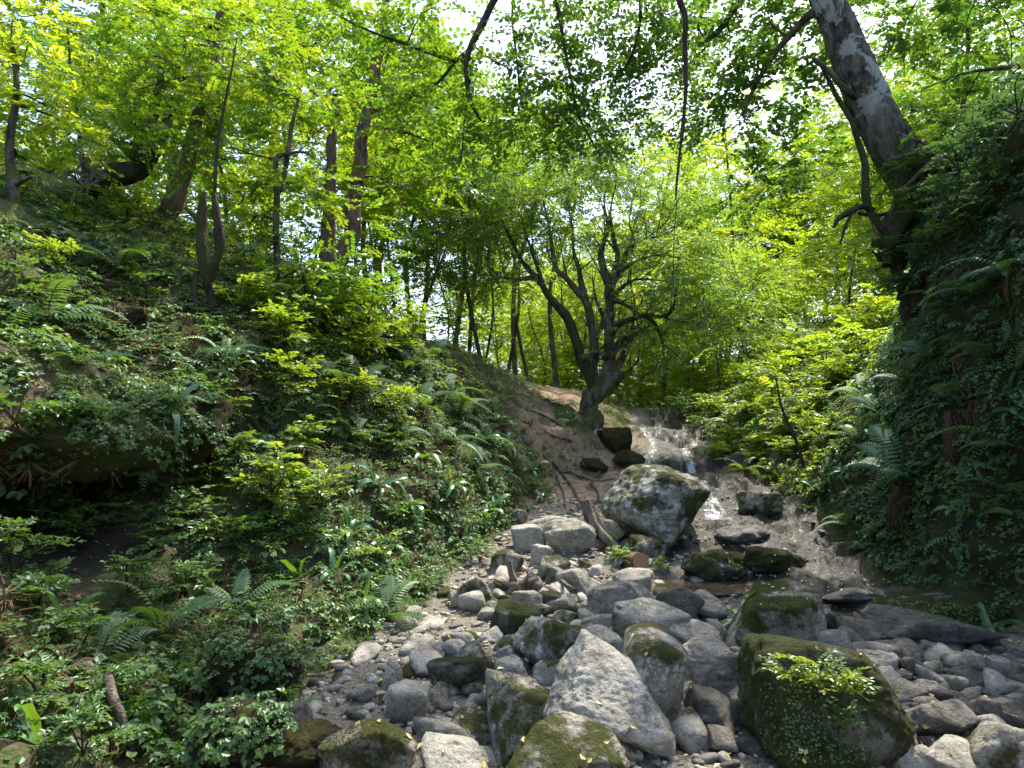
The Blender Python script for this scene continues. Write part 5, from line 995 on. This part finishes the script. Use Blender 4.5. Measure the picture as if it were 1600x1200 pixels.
crown(cr, tw, CL, [spray_t(90+i, 10, .19, .80, leaf6, .35) for i in range(5)], r, .30, np.vstack(nb), 9, .5); along(cr, nb, r); o = cr.obj('foliage', [MAT['leaf_mid'], MAT['twig']], ov, loc=-base); o['kind'] = 'stuff'; o = tw.obj('twigs', [MAT['twig']], ov, True, -base); o['kind'] = 'stuff'
m = MB(); P, R = free([(1058,-60,0,6),(1062,0,0,5),(1071,25,0,4.5),(1070,70,0,3.6),(1072,130,0,3.2),(1068,190,0,2.8),(1062,240,0,2.4),(1057,290,0,2),(1056,312,0,1.2)], 5.6, 40); tube(m, P-P[0], R, 7, 0, 0, .3, 4); tag(m.obj('hanging_vine', [MAT['twig']], None, True, P[0]), 'long bare dark vine hanging straight down through the bright gap', 'vine')
m = MB(); P, R = free([(1058,312,0,.8),(1054,360,0,.7),(1052,420,0,.7),(1054,470,0,.5)], 5.6, 20); tube(m, P-P[0], R, 4); tag(m.obj('hanging_vine', [MAT['twig']], None, True, P[0]), 'hair-thin vine end dangling below the long bare vine', 'vine')
# --- trees and stems of the bank above the dark hollow
def bank_tree(name, label, Y, trunks, clusters, bark, leaf, seed, temps=SPRN, sl=.4, tw_=5, group=None, rough=.2, cat='tree', wob=.16, sides=14):
    x, y = trunks[0][0][:2]; base = U(x, y, Y); e = empty(name, base, label, cat, group); nb = []; r = np.random.default_rng(seed)
    for i, pts in enumerate(trunks):
        m = MB(); nb.append(limb(m, pts, Y, sides, 34, rough, seed+i, .12, off=base, wob=wob, ground=(i == 0))); m.obj('trunk' if i == 0 else 'limb', [MAT[bark]], e, True)
    if clusters:
        cr = MB(); tw = MB(); crown(cr, tw, [(*ell(px,py,Y+dy,rx,ry), n) for px,py,dy,rx,ry,n in clusters], temps, r, sl, np.vstack(nb), tw_)
        o = cr.obj('crown', [MAT[leaf], MAT['twig']], e, loc=-base); o['kind'] = 'stuff'; o = tw.obj('twigs', [MAT['twig']], e, True, -base); o['kind'] = 'stuff'
    return e
bank_tree('twin_stemmed_tree', 'twin-stemmed reddish brown tree on the crest of the bank', 11.5, [[(520,440,0,20),(525,415,0,18),(540,385,0,14),(552,350,0,12),(556,300,0,11),(564,240,0,10),(574,190,0,9),(586,110,0,8),(600,20,0,6),(610,-80,0,4)],[(516,430,.1,15),(508,390,.1,12),(512,350,.1,10),(518,300,.1,9),(520,240,.1,8),(526,150,.2,6)]],
  [(560,120,.5,80,60,50),(640,200,.5,70,60,42),(500,60,.5,90,60,52),(620,300,.6,70,50,30),(660,110,.6,70,60,42),(480,220,.6,70,50,26),(700,250,.8,60,50,34),(590,30,.5,90,50,50)], 'bark_red', 'leaf_bright', 200, sl=.55)
bank_tree('leaning_tree', 'leaning tree with pale flaking bark behind the mossy snag', 10.5, [[(268,330,0,15),(278,300,0,13),(288,260,0,12),(300,215,0,10),(312,180,0,9),(330,110,0,7),(345,20,0,5)]], [(330,60,.3,80,60,55),(250,40,.4,70,50,45),(400,40,.4,80,50,50),(240,140,.4,60,50,36),(360,140,.2,70,50,45)], 'bark_red', 'leaf_bright', 210, sl=.5)
bank_tree('fallen_tree', 'thick dark mossy trunk tipped over, roots torn out, on the slope', 9.3, [[(158,302,0,11),(180,275,0,15),(205,255,.1,13),(232,232,.2,10),(255,205,.3,8),(272,165,.4,6),(285,120,.5,4)],[(210,252,.0,10),(226,218,.1,9),(238,188,.2,7),(250,140,.3,5),(256,90,.4,3)]], [(270,120,.4,60,46,40),(230,90,.4,60,46,40),(200,190,-.3,46,30,22),(250,230,-.3,40,26,16)], 'bark_moss', 'leaf_mid', 220, rough=.45, wob=.4)
e = empty('torn_roots', U(140,275,9.2), 'tangle of bleached bare roots beside the tipped mossy trunk', 'roots')
rr = np.random.default_rng(77)
for i in range(16):
    a = rr.uniform(2.3,4.1); ln = rr.uniform(35,75); x0, y0 = 160+rr.normal(0,8), 272+rr.normal(0,12); b = rr.normal(0,.6)
    pts = [(x0,y0,0,2.6),(x0+ln*.4*math.cos(a),y0-ln*.35*math.sin(a)*.6+rr.normal(0,5),-.1,2.2),(x0+ln*.75*math.cos(a+b*.3),y0-ln*.6*math.sin(a)*.7+rr.normal(0,8),-.2,1.6),(x0+ln*math.cos(a+b*.5),y0-ln*.7*math.sin(a+b*.5)+rr.normal(0,8)+8,-.2,.9)]
    m = MB(); P, R = free(pts, 9.1, 14); tube(m, P-np.array(e.location), R, 6, 0, 0, .2, i); m.obj('root', [MAT['wood_grey']], e, True)
bank_tree('mossy_snag', 'dead two-pronged snag thick with moss on the bank', 7.4, [[(324,515,0,7),(326,480,0,6.5),(322,440,0,8),(318,400,0,8),(318,350,0,7),(322,320,0,5.5),(324,302,0,3)],[(322,430,-.05,6),(332,400,-.1,6),(338,365,-.1,6),(334,330,-.1,5),(332,298,-.1,3)],[(308,510,-.1,5),(303,480,-.1,4.5),(306,450,-.05,4.5),(314,425,0,5)],[(316,352,0,5),(304,335,.1,4),(290,322,.2,3)]], None, 'bark_moss', 'leaf_mid', 230, rough=.5, wob=.4)
bank_tree('slim_tree', 'slim dark tree with yellow-green layered leaves at the top of the slope', 6.8, [[(52,405,0,6),(40,380,0,6.5),(28,340,0,6),(20,290,0,8),(18,240,0,6),(22,180,0,5),(24,130,0,4),(18,60,0,3)],[(20,290,0,5),(35,282,-.1,3),(50,276,-.2,2)]], [(30,110,.2,60,40,36),(20,200,.3,50,36,28),(80,170,.4,50,34,26),(30,30,.2,70,40,40),(110,210,.6,46,30,22),(10,260,.5,40,34,18)], 'bark', 'leaf_yellow', 240, sl=.36)
bank_tree('sapling', 'slim forked sapling beneath the bright leaves of the bank', 8.6, [[(432,430,0,5),(433,380,0,4.5),(432,300,0,4),(432,250,0,3.5),(448,240,0,2.6),(475,238,0,1.8),(495,250,0,1)],[(440,300,.1,4),(448,260,.1,4),(455,200,.1,3.2),(466,155,.1,2)]], [(440,160,.3,60,46,36),(380,120,.4,66,46,40),(500,150,.4,60,46,34),(430,300,.2,56,40,30),(360,230,.3,60,46,32),(490,300,.3,56,40,30),(300,110,.5,66,50,40),(420,60,.4,80,50,46),(390,350,.2,50,36,26),(540,340,.4,50,36,24),(450,400,.1,50,36,28)], 'bark', 'leaf_bright', 250, sl=.40)
bank_tree('sapling', 'straight thin sapling rising beside the mossy snag', 8.0, [[(338,420,0,3),(336,330,0,2.6),(338,250,0,2.4),(345,190,0,2.2),(360,120,0,1.6),(370,60,0,1)]], [(340,170,.2,50,40,26),(280,200,.3,56,44,28),(220,90,.4,66,50,36),(180,150,.4,56,44,28),(150,60,.5,66,46,34),(260,20,.4,70,40,36),(300,260,.3,46,36,22)], 'twig', 'leaf_bright', 260, sl=.38)
bank_tree('sapling', 'low spreading sapling of broad bright leaves on the crest of the bank', 8.4, [[(480,480,0,3.5),(478,450,0,3),(470,420,0,2.5),(460,390,0,1.6)],[(480,470,0,2.5),(500,440,.1,2),(520,420,.1,1.2)]], [(470,430,-.1,50,34,34),(520,440,.2,46,30,28),(420,440,.1,46,30,28),(380,460,0,40,28,22),(560,450,.3,44,30,26),(480,480,-.2,44,28,24),(590,420,.5,46,34,26)], 'twig', 'leaf_bright', 270, sl=.34)
bank_tree('sapling', 'thin dark sapling with mid green leaves above the torn roots', 10.0, [[(135,300,0,3),(128,240,0,2.6),(122,190,0,2.4),(112,120,0,2),(105,40,0,1.4)]], [(110,80,.3,66,46,36),(90,230,.4,60,40,30),(160,230,.5,50,36,24),(60,270,.5,50,34,24),(190,330,.2,50,30,20)], 'twig', 'leaf_mid', 280, sl=.4)
bank_tree('sapling', 'sparse sapling leaning over the sunlit slope by the stream bend', 10.5, [[(1262,748,0,3),(1252,710,0,2.6),(1240,680,0,2.4),(1222,640,0,2),(1212,590,0,1.2)]], [(1225,640,.1,40,30,18),(1212,600,.1,36,26,16),(1245,680,.0,34,24,14)], 'twig', 'herb_lit' , 290, temps=SPR, sl=.3)
# --- wood upstream: prototypes, then copies
def forest_proto(seed, name, bark, leaf, h, rad, n, sl=.95, low=.25, lean=.05, tk=.13, label='', group=''):
    r = np.random.default_rng(seed); e = empty(name, (0,0,-200), label, 'tree', group); m = MB()
    top = np.array((r.normal(0,lean)*h, r.normal(0,lean)*h, h)); P = spline([(0,0,-.5), top*.3+r.normal(0,.2,3), top*.65+r.normal(0,.3,3), top], 26); R = np.linspace(tk, tk*.18, 26); R[:3] *= (1.5,1.25,1.08)
    tube(m, P, R, 9, 0, 0, .18, seed); nod = np.hstack([P, R[:,None]])
    cl = []
    for i in range(n):
        t = low+(1-low)*((i+.5)/n); k = P[min(25, int(t*25))]; a = i*2.4+r.normal(0,.4); q = rad*(1.15-.75*abs(t-.45)/.55*.8)*r.uniform(.35,1.); cl.append((k+np.array((math.cos(a)*q, math.sin(a)*q, q*.25)), np.array((1,1,.5))*rad*r.uniform(.3,.5), 30))
    cr = MB(); crown(cr, m, cl, SPRF, r, sl, nod, 3); m.obj('trunk', [MAT[bark]], e, True); o = cr.obj('crown', [MAT[leaf], MAT['twig']], e); o['kind'] = 'stuff'; return e
GW = 'trees of the wood upstream'
PR = {k: forest_proto(300+i, 'forest_tree', b, lf, h, rad, n, sl, low, ln, tk) for i, (k, b, lf, h, rad, n, sl, low, ln, tk) in enumerate([
 ('a','bark','leaf_bright',13,2.6,15,.95,.30,.05,.14),('b','bark','leaf_yellow',11,2.6,14,.9,.22,.06,.12),('c','bark','leaf_mid',15,2.8,16,1.0,.35,.04,.17),('d','bark_red','leaf_bright',17,3.0,17,1.1,.42,.04,.19),('e','bark','leaf_yellow',5.5,2.0,11,.7,.12,.1,.06),('f','bark','leaf_bright',8,1.5,7,.7,.5,.08,.06),('h','bark','leaf_bright',10,1.9,7,.8,.6,.05,.10),('g','bark','leaf_yellow',4.5,2.0,11,.65,.08,.1,.05)])}
first = {k: True for k in PR}
def copy_tree(src, loc, rz, s, label, group):
    o = src
    if first.get(src.get('pk')) : pass
    c = src.copy(); COL.objects.link(c); c.location = loc; c.rotation_euler = (0,0,rz); c.scale = (s,s,s*1.0)
    c['label'] = label; c['group'] = group
    for ch in src.children: d = ch.copy(); COL.objects.link(d); d.parent = c
    return c
KL = {'a': 'bright green broadleaf tree', 'b': 'yellow-green broadleaf tree', 'c': 'mid green tall tree', 'd': 'tall reddish-trunked tree', 'e': 'low yellow-green understorey tree', 'f': 'slender dark-stemmed tree', 'h': 'straight bare-trunked tree with a high thin crown', 'g': 'low bushy golden-green understorey tree'}
def plant(kind, px, Y, s, rz, where, group):
    x = (px-800)/HF*Y*1.0; z = zat(x, Y); copy_tree(PR[kind], (x, Y, z), rz, s, KL[kind]+' '+where, group)
r = np.random.default_rng(99)
W1, W2, W3, W4 = 'on the level wood behind the gnarled tree', 'on the far slope across the stream', 'in the wood beyond the bank crest', 'standing far back in the wood'
for k, px, Y in [('f',760,15.5),('f',785,19),('h',806,21),('f',832,17),('h',872,20),('f',730,18),('h',700,20),('f',668,22),('h',640,24),('f',745,24),('h',650,18.5),('f',690,27),('h',720,28),('e',850,30),('e',905,22),('g',850,25),('g',960,24),('e',1000,27),('g',780,27),('e',720,33),('g',900,30),('f',620,20),('h',590,22)]: plant(k, px, Y, r.uniform(.85,1.15), r.random()*6.28, W1, 'trees behind the gnarled tree')
for k, px, Y in [('e',1130,19),('g',1160,21),('b',1180,24),('e',1330,22),('b',1110,32),('g',1400,19),('b',1420,23),('a',1510,22),('b',1590,24),('g',1080,22),('e',1060,26),('e',1160,28),('g',1220,27),('e',1470,20)]: plant(k, px, Y, r.uniform(.8,1.05), r.random()*6.28, W2, 'trees across the stream')
for k, px, Y in [('a',400,18),('b',250,18),('a',130,20),('b',20,20),('e',560,15),('e',620,17),('g',480,15.5),('g',660,16),('e',350,15),('g',200,15),('h',590,18.5),('f',610,21),('h',560,24),('e',80,16),('b',310,26)]: plant(k, px, Y, r.uniform(.85,1.15), r.random()*6.28, W3, 'trees beyond the bank crest')
for k, px, Y in [('e',980,38),('b',1050,46),('e',860,40),('e',780,36),('b',1140,44),('a',1250,42),('b',930,56),('b',820,56),('b',1060,58),('e',1010,36),('g',940,35),('g',1090,38),('e',890,45),('g',830,33),('a',400,38),('b',1370,38),('b',760,50),('b',870,62),('b',990,62)]: plant(k, px, Y, r.uniform(.85,1.1), r.random()*6.28, W4, 'trees far back in the wood')
for k, px, Y in [('a',1300,36),('b',1385,33),('a',1470,34),('b',1545,31),('a',1230,40),('b',1035,28),('a',1075,34),('b',985,36),('b',1110,26)]: plant(k, px, Y, 1.1, px*.1, W4, 'trees far back in the wood')
rf = np.random.default_rng(404); FP = [('b',34,62),('e',26,44),('g',24,40),('b',36,66),('a',38,60)]
for i in range(44):
    k, y0, y1 = FP[i % 5]; Y = rf.uniform(y0, y1); px = 770+(i*0.618034 % 1)*760
    if 780 < px < 1090 and Y < 38 and k in 'ab': Y += 16
    plant(k, px, Y, rf.uniform(.8,1.15), rf.random()*6.28, W4, 'trees far back in the wood')
for e in PR.values():
    for ch in list(e.children): bpy.data.objects.remove(ch)
    bpy.data.objects.remove(e)

# growth crowding the birch's foot and the cliff edge
bpy.context.view_layer.update()
GB = 'dark shrubs at the foot of the leaning birch'
shrub(196,352,64,5,'herb_lit','leafy shrub in front of the tipped mossy trunk',None,1190); shrub(120,352,56,4,'herb','low shrub below the torn roots',None,1191)
for i, (px, py, sz, mt) in enumerate([(1452,345,70,'herb'),(1430,285,60,'herb'),(1490,330,70,'herb_blue'),(1412,415,50,'herb_blue'),(1440,430,56,'herb_blue'),(1470,400,60,'herb'),(1420,470,50,'herb_blue'),(1500,270,70,'herb_blue'),(1540,225,80,'herb_blue'),(1590,180,80,'herb_blue'),(1560,300,70,'herb_blue'),(1525,360,70,'herb_blue')]):
    h, n = on_thing(px, py)
    shrub(0,0,0,4,mt,'dark green leafy shrub crowding the birch\'s foot and the cliff edge',GB,1200+i,(-.2,-.1),'cliff_shrub','shrub',(h, n, sz*mpp(px,py,h[1])),.45)
